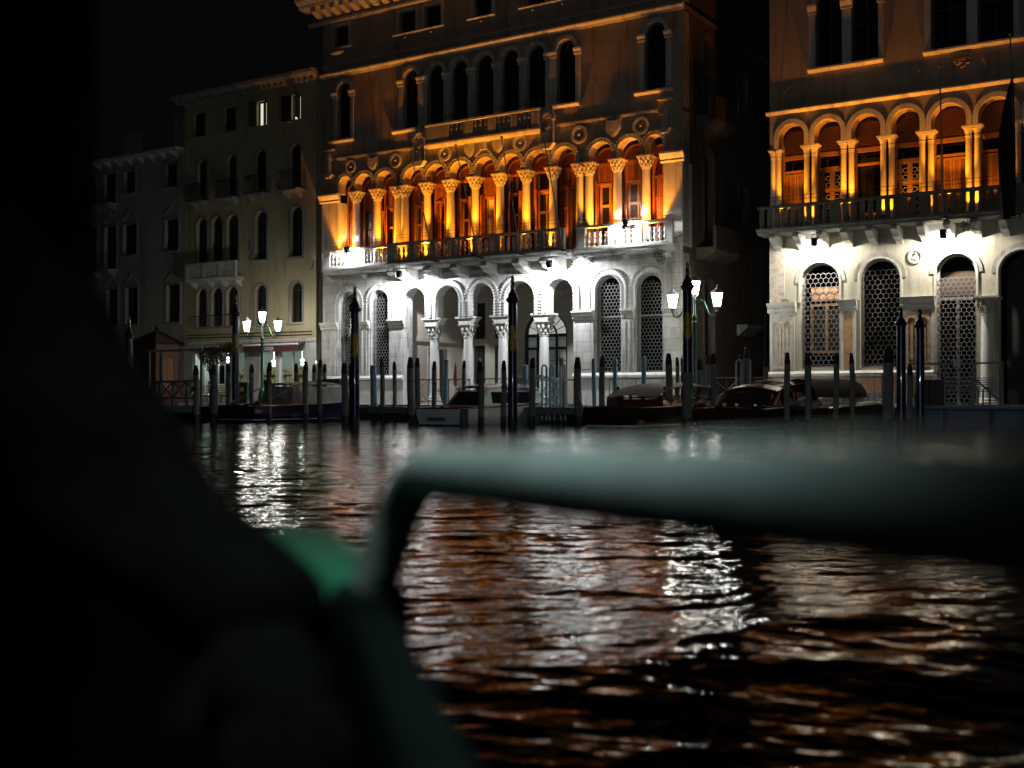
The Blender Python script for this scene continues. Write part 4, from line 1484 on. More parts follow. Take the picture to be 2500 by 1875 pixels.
# ================================================================== houses on the left
def make_yellow():
    b = T('house', 'yellow four storey house above the lit shopfront', 'house', -10.3, 0, QZ)
    pl, st = M['plaster_yellow'], M['stone_dark']
    colsx = [(-9.3, -8.47), (-8.12, -7.26), (-6.95, -6.06), (-4.8, -3.95), (-2.27, -1.4)]
    shop = [(-9.6, -8.1), (-7.8, -6.75), (-6.5, -5.58), (-4.44, -3.3), (-3.04, -1.28)]
    w = MB()
    wall(w, -10.3, -.45, QZ, 4.2, [(p, q, 1.35, 3.62, 3.62) for p, q in shop], depth=.3)
    w.build('shop_wall', M['stone'], b)
    r1 = [(p, q, 5.05, 6.72, 7.16) for p, q in colsx]
    r2 = [(p, q, 8.48, 10.62, 11.05) for p, q in colsx]
    r3x = [(-9.25, -8.5), (-6.95, -6.2), (-4.8, -4.0), (-2.3, -1.52)]
    r3 = [(p, q, 11.95, 13.92, 14.3) for p, q in r3x]
    r4x = [(-9.5, -8.65), (-7.1, -6.28), (-4.7, -3.98), (-2.2, -1.55)]
    r4 = [(p, q, 15.55, 16.88, 16.88) for p, q in r4x]
    w = MB()
    for z0, z1, ops in ((4.2, 7.7, r1), (7.7, 11.5, r2), (11.5, 15.0, r3), (15.0, 17.65, r4)):
        wall(w, -10.3, -.45, z0, z1, ops, depth=.28)
    w.build('wall', pl, b)
    for i, op in enumerate(r1 + r2 + r3):
        window(b, op, .24, M['dark_shutter'], M['glass'], 2, (.99,))
        f = MB()
        frame_strip(f, op, .11, -.045, 0, bottom=False)
        for sx in (op[0] - .14, op[1]):
            f.box(sx, sx + .14, -.07, -.002, op[3] - .06, op[3] + .04)
        f.build('surround', st, b)
    for p, q, z in [(-9.45, -5.95, 5.04), (-4.95, -3.8, 5.04), (-2.4, -1.28, 5.0), (-4.92, -3.82, 8.46), (-2.4, -1.27, 8.44)]:
        sill(b, p, q, z, st, .12, .1)
    for i, op in enumerate(r4):
        if i < 2:
            f = MB().box(op[0], op[1], .1, .16, op[2], op[4])
            o = f.build('shutter', M['dark_shutter'], b)
        else:
            o = window(b, op, .2, M['dark_shutter'], M['room_lit'], 2, (.99,), w=.06)
            for sd in (-1, 1):
                sh = MB().box(0, .42 if i == 2 else .62, -.04, 0, 15.55, 16.88)
                n = 'shutter'
                sh.v = [(x_, y_, z_ - 15.55) for x_, y_, z_ in sh.v]
                me = sh.mesh(n, M['dark_shutter'])
                so = put(me, n, o, op[0] if sd < 0 else op[1], -.02, 15.55)
                so.rotation_euler = (0, 0, PI + (.15 if i == 3 else .9) if sd < 0 else (-.9 if i == 2 else -1.2))
        sill(b, op[0] - .15, op[1] + .15, op[2], st, .12, .09)
    # bulging iron balconies of the third row
    for p, q in r3x:
        o = MB().box(p - .28, q + .28, -.62, 0, 11.82, 11.92).build('balcony', st, b)
        for q0 in (p - .1, q - .05):
            MB().prism_x([(0, 11.82), (-.5, 11.82), (-.45, 11.72), (0, 11.5)], q0, q0 + .15).build('bracket', st, o)
        g = MB()
        def post(x_, y_, nx, ny):
            g.tube([(x_, y_, 11.92), (x_ + nx * .1, y_ + ny * .1, 12.1), (x_ + nx * .16, y_ + ny * .16, 12.3), (x_ + nx * .05, y_ + ny * .05, 12.6), (x_, y_, 12.85)], .012, 4)
        for k in range(12):
            post(p - .26 + (q - p + .52) * k / 11, -.6, 0, -1)
        for k in range(1, 6):
            post(p - .26, -.6 + .1 * k, -1, 0)
            post(q + .26, -.6 + .1 * k, 1, 0)
        for z in (11.98, 12.85):
            g.tube([(p - .26, 0, z), (p - .26, -.6, z), (q + .26, -.6, z), (q + .26, 0, z)], .018, 5)
        g.build('railing', M['iron'], o)
    # stone balcony of the triple window
    s_ = MB()
    moulding(s_, -9.6, -5.6, [(.4, 7.45), (.6, 7.52), (.66, 7.64)])
    o = s_.build('balcony', M['stone'], b)
    MB().box(-9.56, -5.64, -.64, -.46, 8.36, 8.47).build('handrail', M['stone'], o)
    bm_ = baluster_mesh(.7, M['stone'], wide=.85)
    for p, q, n in ((-9.3, -8.3, 6), (-8.05, -7.0, 6), (-6.75, -5.85, 5)):
        for k in range(n):
            put(bm_, 'baluster', o, p + (q - p) * (k + .5) / n, -.55, 7.65)
    for p in (-9.55, -8.28, -6.98, -5.83):
        MB().box(p, p + .2, -.63, -.47, 7.641, 8.359).build('pedestal', M['stone'], o)
    for p in (-9.3, -8.0, -6.9, -5.9):
        MB().prism_x([(0, 7.45), (-.45, 7.45), (-.45, 7.36), (-.2, 7.2), (0, 7.1)], p - .1, p + .1).build('bracket', M['stone'], o)
    # iron railing under the first row and cables
    g = MB()
    g.tube([(-9.6, -.2, 5.62), (-5.8, -.2, 5.62)], .02, 5)
    for k in range(30):
        g.tube([(-9.5 + k * .125, -.2, 5.08), (-9.5 + k * .125, -.2, 5.62)], .01, 4)
    g.build('railing', M['iron'], b)
    g = MB()
    g.tube([(-10.0, -.04, 4.6), (-.7, -.04, 4.55)], .03, 5)
    g.tube([(-10.0, -.04, 4.44), (-.7, -.04, 4.38)], .03, 5)
    g.build('cable', M['iron'], b)
    for x_, z in ((-5.35, 11.4), (-5.2, 8.5), (-3.0, 11.6), (-.9, 15.0), (-9.9, 11.4), (-9.8, 14.5), (-.75, 7.7), (-5.3, 9.0)):
        MB().tube([(x_, -.03, z), (x_ + .45, -.3, z + .5)], .02, 4).build('iron_stay', M['iron'], b)
    # shopfront
    mb = MB()
    moulding(mb, -9.95, -.5, [(.05, 4.02), (.14, 4.05), (.14, 4.18), (.04, 4.22)])
    mb.build('shop_band', M['stone'], b)
    for p, q in ((-7.9, -5.55), (-5.1, -1.2)):
        o = MB().prism_x([(-.02, 3.98), (-.55, 3.86), (-.56, 3.55), (-.53, 3.55), (-.52, 3.83), (-.02, 3.95)], p, q).build('awning', M['awning'], b)
        MB().tube([(p, -.55, 3.9), (q, -.55, 3.9)], .045, 8).build('awning_bar', M['white_paint'], o)
    lt = MB()          # lettering on the awning: c o o p
    cx = -3.44
    for k, ch in enumerate('coop'):
        x0 = cx + k * .155
        if ch == 'c':
            lt.ring(x0, 3.7, .055, .09, .75, 2 * PI - .75, -.575, -.561, 14)
        else:
            lt.ring(x0, 3.7, .055, .09, 0, 2 * PI, -.575, -.561, 16)
        if ch == 'p':
            lt.box(x0 - .09, x0 - .055, -.574, -.561, 3.56, 3.7)
    lt.build('lettering', M['white_paint'], b)
    for i, (p, q) in enumerate(shop):
        f = MB()
        frame_strip(f, (p + .06, q - .06, 1.41, 3.56, 3.56), .06, .12, .2)
        if q - p > 1.3:
            f.box((p + q) / 2 - .03, (p + q) / 2 + .03, .12, .2, 1.4, 3.6)
        o = f.build('shop_window', M['white_paint'], b)
        m_, nt_, bs_ = nodes('shop_glass')
        bs_.inputs['Roughness'].default_value = .02
        bs_.inputs['Transmission Weight'].default_value = 1
        bs_.inputs['IOR'].default_value = 1.02
        bs_.inputs['Base Color'].default_value = (.82, .92, .88, 1)
        MB().box(p, q, .155, .165, 1.35, 3.62).build('pane', m_, o)
    # shop interior: back wall, shelves with goods, hanging lights
    it = MB()
    it.box(-9.9, -.6, 3.4, 3.5, QZ, 4.0)
    it.box(-9.9, -9.8, .31, 3.4, QZ, 4.0)
    it.box(-.7, -.6, .31, 3.4, QZ, 4.0)
    it.box(-9.9, -.6, .31, 3.4, 3.9, 4.0)
    it.build('shop_interior', M['shop_back'], b)
    sh = MB()
    for z in (1.5, 1.95, 2.4):
        sh.box(-9.5, -.9, 2.9, 3.35, z, z + .04)
    sh.build('shelf', M['wood_dark'], b)
    gd = MB()
    for z in (1.54, 1.99, 2.44):
        x_ = -9.4
        while x_ < -1:
            w_ = R.uniform(.1, .3)
            gd.box(x_, x_ + w_, 2.95, 3.2, z, z + R.uniform(.15, .36))
            x_ += w_ + R.uniform(.02, .12)
    gd.build('goods', M['goods'], b, kind='stuff')
    MB().box(-7.72, -7.3, .2, .22, 1.9, 2.9).build('poster', M['poster_a'], b)
    MB().box(-4.4, -3.9, .2, .22, 1.5, 2.1).build('poster', M['goods'], b)
    for x_, y_, z_, e_ in ((-7.62, .75, 3.35, 30), (-5.75, 1.1, 3.1, 12), (-4.3, .9, 3.1, 14), (-2.9, 1.6, 3.15, 8), (-2.2, 1.8, 3.05, 8), (-9.0, 1.2, 3.2, 10)):
        o = MB().ball(x_, y_, z_, .11, .11, .07, 10, 6).tube([(x_, y_, z_ + .05), (x_, y_, 3.9)], .01, 4).build('shop_lamp', M['shop_tube'], b)
        ox, oy, oz = ORG[b.name]
        lamp_obj('POINT', 'shop_light', (x_ - ox, y_ - oy, z_ - .2 - oz), e_ * .8, (.95, 1, .93), .08, b)
    # cornice, flanks, roof
    mb = MB()
    moulding(mb, -10.8, -.3, [(.1, 17.5), (.3, 17.6), (.55, 17.75), (.6, 17.9)])
    mb.build('cornice', st, b)
    x_ = -10.2
    mo = MB().box(-.09, .09, -.3, 0, 0, .16).mesh('modillion', st)
    while x_ < -.5:
        put(mo, 'modillion', b, x_, -.02, 17.4)
        x_ += .42
    fl = MB()
    fl.box(-10.29, -10.0, .3, 14, QZ, 17.6)
    fl.box(-.7, -.46, .3, 14, QZ, 17.6)
    fl.box(-10.2, -.5, 13.7, 14, QZ, 17.6)
    fl.build('flank_wall', pl, b)
    rf = MB()
    rf.add([(-10.9, -.6, 17.92), (-.2, -.6, 17.92), (-.2, 14.4, 17.92), (-10.9, 14.4, 17.92), (-7, 7, 19.6), (-4, 7, 19.6)], [(0, 1, 5, 4), (1, 2, 5), (2, 3, 4, 5), (3, 0, 4), (3, 2, 1, 0)])
    rf.build('roof', M['rooftile'], b)


make_yellow()


def make_grey():
    b = T('house', 'grey three storey house with pointed window hoods at far left', 'house', -19.6, 0, QZ)
    pl, st = M['plaster_grey'], M['stone_dark']
    r1 = [(p, q, 5.4, 7.5, 7.5) for p, q in ((-19.0, -18.0), (-16.95, -15.97), (-15.25, -14.2), (-11.73, -10.65))]
    r2 = [(p, q, 9.4 if i > 1 else 8.7, 11.2, 11.2) for i, (p, q) in enumerate(((-18.97, -17.88), (-17.13, -16.1), (-15.45, -14.3), (-11.88, -10.78)))]
    r3 = [(p, q, 13.0 if i > 1 else 12.55, 14.3, 14.3) for i, (p, q) in enumerate(((-19.0, -18.0), (-17.2, -16.18), (-15.4, -14.45), (-11.87, -10.9)))]
    r0 = [(-18.8, -17.4, QZ, 3.4, 3.4), (-15.6, -14.2, 1.6, 3.4, 3.4), (-12.6, -11.2, QZ, 3.4, 3.4)]
    w = MB()
    for z0, z1, ops in ((QZ, 4.3, r0), (4.3, 8.4, r1), (8.4, 12.2, r2), (12.2, 15.0, r3)):
        wall(w, -19.6, -10.32, z0, z1, ops, depth=.28)
    w.build('wall', pl, b)
    for op in r0 + r1 + r2 + r3:
        window(b, op, .24, M['dark_shutter'], M['glass'], 2, (.99,))
        f = MB()
        frame_strip(f, op, .11, -.05, 0, bottom=op[2] > 4.5)
        f.build('surround', st, b)
    for op in r1 + r2:
        cx = (op[0] + op[1]) / 2
        z = op[4] + .14
        h = MB()
        pts = [(cx - .62, z + .05), (cx - .35, z + .3), (cx - .1, z + .46), (cx, z + .66), (cx + .1, z + .46), (cx + .35, z + .3), (cx + .62, z + .05)]
        h.tube([(p, -.04, q) for p, q in pts], .05, 6)
        h.build('hood', st, b)
    for op in r1[1:] + r2[2:] + r3[2:]:
        sill(b, op[0] - .15, op[1] + .15, op[2], st, .14, .1)
    for z, xa, xb in ((12.5, -19.4, -15.95), (8.62, -19.4, -15.95)):
        o = MB().box(xa, xb, -.7, 0, z - .1, z).build('balcony', st, b)
        g = MB()
        for k in range(30):
            x_ = xa + .05 + (xb - xa - .1) * k / 29
            g.tube([(x_, -.66, z), (x_, -.66, z + .9)], .011, 4)
        g.tube([(xa + .05, 0, z + .9), (xa + .05, -.66, z + .9), (xb - .05, -.66, z + .9), (xb - .05, 0, z + .9)], .02, 5)
        g.build('railing', M['iron'], o)
        for x_ in (xa + .3, (xa + xb) / 2, xb - .3):
            MB().prism_x([(0, z - .1), (-.55, z - .1), (-.5, z - .2), (0, z - .45)], x_ - .08, x_ + .08).build('bracket', st, o)
    mb = MB()
    moulding(mb, -19.9, -10.35, [(.5, 14.92), (.62, 15.0), (.62, 15.1)])
    mb.build('eaves', M['stone'], b)
    rt = MB().prism_x([(0, 14.6), (-.5, 14.86), (-.5, 14.93), (0, 14.93)], -.05, .05).mesh('rafter_end', M['stone'])
    x_ = -19.5
    while x_ < -10.4:
        o = bpy.data.objects.new('rafter_end', rt)
        COL.objects.link(o)
        o.parent = b
        ox, oy, oz = ORG[b.name]
        o.location = (x_ - ox, -oy, -oz)
        x_ += .95
    fl = MB()
    fl.box(-19.59, -19.3, .3, 12, QZ, 15)
    fl.box(-10.6, -10.33, .3, 12, QZ, 15)
    fl.box(-19.5, -10.4, 11.7, 12, QZ, 15)
    fl.build('flank_wall', pl, b)
    rf = MB()
    rf.add([(-20, -.6, 15.11), (-10.31, -.6, 15.11), (-10.31, 12.5, 15.11), (-20, 12.5, 15.11), (-16, 6, 16.8), (-10.31, 6, 16.8)], [(0, 1, 5, 4), (1, 2, 5), (2, 3, 4, 5), (3, 0, 4), (3, 2, 1, 0)])
    ro = rf.build('roof', M['rooftile'], b)
    for x_, y_, h_ in ((-17.9, 2.5, 1.5), (-12.9, 2.2, 1.9)):
        MB().box(x_ - .4, x_ + .4, y_ - .4, y_ + .4, 15.5, 15.7 + h_).box(x_ - .5, x_ + .5, y_ - .5, y_ + .5, 15.702 + h_, 15.85 + h_).build('chimney', pl, ro)


make_grey()

# dark house behind the alley
w = T('house', 'dark narrow house at the back of the alley', 'house', 19.5, 24, QZ)
MB().box(18, 27, 24, 34, QZ, 19).build('wall', M['brick_side'], w)
f = MB()
frame_strip(f, (22.2, 22.9, 1.2, 3.4, 3.4), .12, 23.94, 24)
f.build('doorway', M['stone_dark'], w)

# ================================================================== floodlights, uplights
AMBER = (1.0, .305, .008)
COOL = (.90, .95, 1.0)


def floodlight(x, y, z, power, label, aim, color, drop=.5):
    o = T('floodlight', label, 'floodlight', x, y, z, 0, 'white floodlights on the palace fronts', author=False)
    mb = MB()
    mb.prism_x([(-.08, -.26), (.12, -.2), (.1, .06), (-.04, .08)], -.11, .11)
    for k in range(5):
        mb.box(-.1 + k * .05 - .008, -.1 + k * .05 + .008, -.11, -.06, -.2, .05)
    mb.build('housing', M['iron'], o)
    g = MB().box(-.09, .09, .095, .112, -.17, .03)
    g.v = [(x_, y_ + (.02 if z_ < -.1 else 0), z_) for x_, y_, z_ in g.v]
    g.build('lens', M['lamp_hot'], o)
    MB().tube([(-.13, 0, -.05), (-.13, 0, .16), (0, 0, .2), (.13, 0, .16), (.13, 0, -.05)], .014, 5).tube([(0, 0, .2), (0, .05, drop)], .012, 5).build('bracket', M['iron'], o)
    lamp_obj('SPOT', 'flood_beam', (0, .16, -.1), power, color, .06, o, cone=2.95, blend=.25, aim=aim)
    return o


WARM = (1.0, .93, .76)
floodlight(2.45, -.95, 8.5, 290, 'white floodlight clamped on the short balcony left of the arcade', (0.0, 1, -.75), COOL, .1)
floodlight(5.94, -1.24, 7.08, 760, 'white floodlight hanging below the left end of the long balcony', (0, .5, -1), COOL)
floodlight(14.2, -1.24, 7.04, 820, 'white floodlight hanging below the right end of the long balcony', (0, .5, -1), COOL)
floodlight(17.78, -.98, 8.55, 360, 'white floodlight clamped on the balcony at the right of the arcade', (0.0, 1, -.75), COOL, .1)
floodlight(25.76, -.78, 7.2, 350, 'floodlight under the slatted balcony, over the first grilled window', (0, .55, -1), WARM)
floodlight(30.49, -.78, 7.15, 390, 'floodlight under the slatted balcony, beside the small carved roundel', (0, .55, -1), WARM)


AMB = 1.15


def uplight(x, y, z, power, label, tilt=(0, .25, 1), cone=1.9):
    o = T('uplight', label, 'uplight', x, y, z, 0, 'amber uplights on the balcony floors', author=False)
    MB().lathe(0, 0, 0, [(.09, 0), (.1, .02), (.06, .05), (.1, .12), (.11, .2), (.1, .21)], 12).build('housing', M['iron'], o)
    lamp_obj('SPOT', 'amber_beam', (0, 0, .25), power * AMB, AMBER, .05, o, cone=cone, blend=.4, aim=tilt)


UL = 'amber uplight at the foot of the '
for x_, p_, l_ in ((2.03, 105, 'second arcade column from the left'), (5.25, 105, 'left pair of columns on the tall palace'), (6.5, 105, 'column between the left pair and the first flagpole'),
                   (9.2, 160, 'column under the left shield of the turreted relief'), (10.8, 60, 'column under the right shield of the turreted relief'), (13.5, 150, 'column left of the right pair'),
                   (16.72, 110, 'column under the plain shield'), (18.05, 125, 'last column before the right corner pilaster')):
    uplight(x_, -.3, 7.58, p_ * 1.05, UL + l_)
for x_, p_, l_ in ((25.35, 75, 'first double column of the slatted balcony'), (28.3, 85, 'third double column of the slatted balcony'), (29.75, 40, 'double column left of the bare flagpole'), (31.4, 85, 'double column left of the furled flag')):
    uplight(x_, -.4, 7.77, p_, UL + l_)
# lights standing out at the balustrade that wash the wall above
for x_, p_, l_ in ((1.6, 560, 'short left balcony, at its left end'), (4.2, 560, 'short left balcony, at its right end'), (7.4, 700, 'long balcony, behind the left balusters'), (10.0, 700, 'long balcony, behind its middle'),
                   (12.6, 700, 'long balcony, behind the right balusters'), (16.0, 620, 'right balcony, at its left end'), (18.6, 620, 'right balcony, at its right end')):
    uplight(x_, -.98 if 5 < x_ < 15 else -.4, 7.58, p_, 'amber uplight on the floor of the ' + l_, (0, .17, 1), 1.15)
for x_, p_, l_ in ((24.6, 260, 'slatted balcony, at its left end'), (27.0, 330, 'slatted balcony, under the paired windows'), (30.6, 330, 'slatted balcony, by the bare flagpole')):
    uplight(x_, -.74, 7.77, p_, 'amber uplight on the floor of the ' + l_, (0, .17, 1), 1.15)


# ================================================================== three-armed street lamps
def street_lamp():
    o = T('street_lamp', 'lit green street lamp with three lanterns before the shopfront', 'street lamp', -.85, -3.4, QZ, .35, 'three lantern street lamps', author=False)
    mb = MB()
    mb.lathe(0, 0, 0, [(.24, 0), (.24, .12), (.19, .16), (.17, .5), (.13, .56), (.15, .62), (.1, .7), (.075, .95), (.09, 1.0), (.07, 1.05), (.062, 2.9), (.085, 2.95), (.085, 3.02), (.055, 3.06), (.1, 3.14), (.1, 3.22), (.05, 3.3), (.045, 3.85)], 14)
    mb.build('post', M['green'], o, smooth=True)
    for sd in (-1, 1):
        a = MB()
        pts = [(sd * .05, 0, 3.72), (sd * .2, 0, 3.82), (sd * .34, 0, 3.74), (sd * .42, 0, 3.55), (sd * .5, 0, 3.32), (sd * .64, 0, 3.2), (sd * .78, 0, 3.24), (sd * .82, 0, 3.4)]
        a.tube(pts, [.03, .032, .034, .036, .036, .032, .03, .028], 8)
        sp = [(sd * (.2 + .13 * (1 - k / 16) * math.cos(k * .62)), 0, 3.55 + .13 * (1 - k / 16) * math.sin(k * .62)) for k in range(14)]
        a.tube(sp, .016, 5)
        sp = [(sd * (.68 + .07 * (1 - k / 14) * math.cos(k * .7)), 0, 3.32 + .07 * (1 - k / 14) * math.sin(k * .7)) for k in range(11)]
        a.tube(sp, .013, 5)
        a.build('arm', M['green'], o, smooth=True)
    for x_, z_ in ((-.82, 3.4), (.82, 3.4), (0, 3.85)):
        c = MB()
        c.lathe(x_, 0, z_, [(.03, -.04), (.06, 0), (.045, .05), (.1, .1), (.12, .14), (.12, .16)], 8)
        c.lathe(x_, 0, z_, [(.23, .62), (.245, .64), (.2, .7), (.1, .76), (.07, .8), (.02, .84), (.03, .88), (.0, .95)], 8)
        for k in range(6):
            a = 2 * PI * k / 6
            c.tube([(x_ + .12 * math.cos(a), .12 * math.sin(a), z_ + .15), (x_ + .205 * math.cos(a), .205 * math.sin(a), z_ + .64)], .011, 4)
        l = c.build('lantern', M['lantern_cap'], o)
        MB().lathe(x_, 0, z_, [(.115, .165), (.19, .615)], 6).build('lantern_glass', M['lamp_glass'], l)
        MB().lathe(x_, 0, z_, [(.15, .618), (.15, .632)], 8).build('led', M['lamp_hot'], l)
    return o


lampa = street_lamp()
dup_thing(lampa, 21.75, -2.9, QZ, .15, 'lit green street lamp with three lanterns at the alley mouth').scale = (1.07, 1.07, 1.07)

# ================================================================== mooring piles
WET = {}


def pile(s, d, ztop, w, label, kind='grey', lean=0):
    r = w / 2
    g = {'grey': 'grey wooden mooring piles', 'dark': 'grey wooden mooring piles', 'blue': 'light blue jetty posts', 'brown': 'grey wooden mooring piles'}[kind]
    o = T('mooring_pile' if kind != 'blue' else 'jetty_post', label, 'mooring post', s, -d, -1.6, R.uniform(0, 1), g, author=False)
    h = ztop + 1.6
    lx, ly = R.uniform(-.022, .022) + lean, R.uniform(-.022, .022)
    def P(z):
        return lx * (z - 1.8), ly * (z - 1.8)
    def lathe_lean(prof, seg=10, jit=.0):
        mb = MB()
        mb.lathe(0, 0, 0, prof, seg)
        mb.v = [(x_ + P(z_)[0] + jit * math.sin(z_ * 3 + s) * .3, y_ + P(z_)[1], z_) for x_, y_, z_ in mb.v]
        return mb
    m_ = {'grey': M['pile'], 'dark': M['pile'], 'blue': M['pile_blue'], 'brown': M['pile_brown']}[kind]
    wl = 1.6 + WATER + .32
    if kind == 'blue':
        lathe_lean([(r, wl), (r, h - .06), (r * .8, h - .02), (.01, h)], 14).build('shaft', m_, o, smooth=True)
    else:
        tip = min(.5, .2 + w * .8)
        lathe_lean([(r * 1.03, wl), (r * 1.0, wl + (h - wl) * .5), (r * .97, h - tip)], 10, .05).build('shaft', m_, o, smooth=True)
        if kind != 'brown':
            lathe_lean([(r * .985, h - tip), (r * .97, h - tip * .7), (r * .62, h - .02), (r * .5, h)], 8, .05).build('tip', M['pile_tip'], o)
        else:
            lathe_lean([(r * .97, h - tip), (r * .9, h)], 10, .05).build('tip', m_, o)
    lathe_lean([(r * 1.02, 0), (r * 1.06, wl - .1), (r * 1.05, wl)], 10, .05).build('waterline', M['pile_wet'], o, smooth=True)
    if R.random() < .35 and kind == 'grey':
        mb = MB()
        px, py = P(h - .9)
        mb.ring(px, 0, r * .98, r * 1.07, 0, 2 * PI, -.02, .02, 12)
        mb.v = [(x_, z_ + py, y_ + h - .9) for x_, y_, z_ in mb.v]
        mb.build('band', M['iron'], o)
    return o


PILES = [
    (5.80, 13.5, 2.40, .22, 'grey pile nearest the passenger, in front of the X-braced fence', 'grey'),
    (5.73, 12.5, 2.46, .26, 'black tipped pile at the stern corner of the navy launch', 'grey'),
    (2.78, 9, 2.64, .22, 'grey pile half hidden behind the leftmost gold banded pole', 'grey'),
    (2.17, 7, 2.65, .22, 'black capped pile left of the shop lamp post, behind the navy launch', 'grey'),
    (7.15, 11, 2.56, .21, 'leaning dark pile standing against the hull of the navy launch, closest to its stern', 'dark', .03),
    (4.80, 7, 2.65, .20, 'short dark pile rising behind the windscreen of the navy launch', 'dark'),
    (7.23, 9, 2.63, .23, 'thick grey pile against the middle of the navy hull', 'grey'),
    (4.95, 6, 2.63, .21, 'pale grey pile behind the cabin roof of the navy launch, the left of two', 'grey'),
    (8.00, 9, 2.71, .19, 'thin tall grey pile in front of the navy cabin roof', 'grey'),
    (5.74, 6.2, 2.63, .19, 'dark tipped pile behind the cabin roof of the navy launch, the right of two', 'grey'),
    (11.99, 12, 2.44, .24, 'rough dark pile touching the gold banded pole left of the portico', 'dark'),
    (11.89, 11.6, 2.41, .15, 'slim dark pile squeezed behind the gold banded pole left of the portico', 'dark'),
    (8.79, 6.5, 2.53, .28, 'round light blue post at the left end of the wooden jetty', 'blue'),
    (9.65, 7, 2.78, .20, 'grey pile with thin black tip before the second honeycomb window', 'grey'),
    (9.51, 6, 2.67, .18, 'thin grey pile with black cap before the wide white pilaster', 'grey'),
    (13.49, 10, 2.67, .26, 'thick pile with black tip left of the silver water taxi', 'grey'),
    (12.65, 8.5, 2.71, .21, 'bluish grey pile just behind the thick one by the silver taxi', 'grey'),
    (12.30, 7, 2.62, .20, 'dark tipped pile behind the bow of the silver taxi', 'grey'),
    (12.12, 6, 2.72, .19, 'light blue post before the first portico column', 'blue'),
    (13.06, 6, 2.66, .16, 'slim grey pile before the second portico column', 'grey'),
    (13.75, 6, 2.74, .18, 'light blue post half hidden behind the dark pile over the taxi windscreen', 'blue'),
    (17.77, 11.6, 2.40, .21, 'dark pile crossing the windscreen of the silver taxi', 'dark'),
    (18.26, 11, 2.44, .19, 'streaky peeling pile against the side window of the silver taxi', 'grey'),
    (16.31, 6.5, 2.44, .24, 'bright light blue round post beside the gangway', 'blue'),
    (18.40, 9.4, 2.58, .22, 'dark pile with chewed top right of the bright blue post', 'dark'),
    (17.78, 6.2, 2.68, .21, 'pale brown fresh wood pile among the blue hoops', 'brown'),
    (20.08, 9, 2.58, .27, 'thick black tipped pile left of the brown taxi', 'dark'),
    (19.06, 6, 2.66, .16, 'light blue post before the grilled window right of the portico', 'blue'),
    (19.91, 7, 2.66, .22, 'black pile behind the canopy of the brown taxi', 'dark'),
    (19.82, 5.8, 2.63, .17, 'light blue post with black cap before the dark grilled window', 'blue'),
    (20.87, 5.6, 2.70, .18, 'light blue post between the two grilled windows right of the portico', 'blue'),
    (23.54, 9, 2.64, .23, 'dark round tipped pile left of the gold banded pole by the lamp', 'dark'),
    (22.21, 5.4, 2.64, .15, 'thin pile with blue band before the white corner pilaster', 'grey'),
    (22.87, 6.5, 2.58, .12, 'very thin dark pile against the left of the lamp side pole', 'dark'),
    (23.27, 6, 2.53, .24, 'flat topped dark post right of the lamp side pole', 'dark'),
    (23.37, 5.4, 2.68, .16, 'grey post in front of the alley door', 'grey'),
    (23.93, 6.2, 2.72, .23, 'black tapered pile at the alley mouth', 'dark'),
    (24.78, 5.3, 2.95, .24, 'tall dark round headed post deep in the alley shadow', 'dark'),
    (25.52, 5.3, 2.58, .19, 'dark post beside the carved corner of the right palace', 'dark'),
    (28.11, 10.5, 2.53, .18, 'black tipped pile before the carved corner pilaster', 'dark'),
    (28.77, 10.5, 2.49, .20, 'dark pile crossing the cabin side of the mahogany taxi', 'dark'),
    (28.81, 8, 2.57, .18, 'dark pile at the bow of the mahogany taxi', 'dark'),
    (29.23, 7.6, 2.58, .16, 'slim dark pile before the white quay stones', 'dark'),
    (30.48, 8.2, 2.69, .31, 'stout black pile left of the blue barge', 'dark'),
    (30.81, 7, 2.21, .19, 'short dark pile at the end of the blue barge', 'dark'),
]
for p in PILES:
    pile(*p)


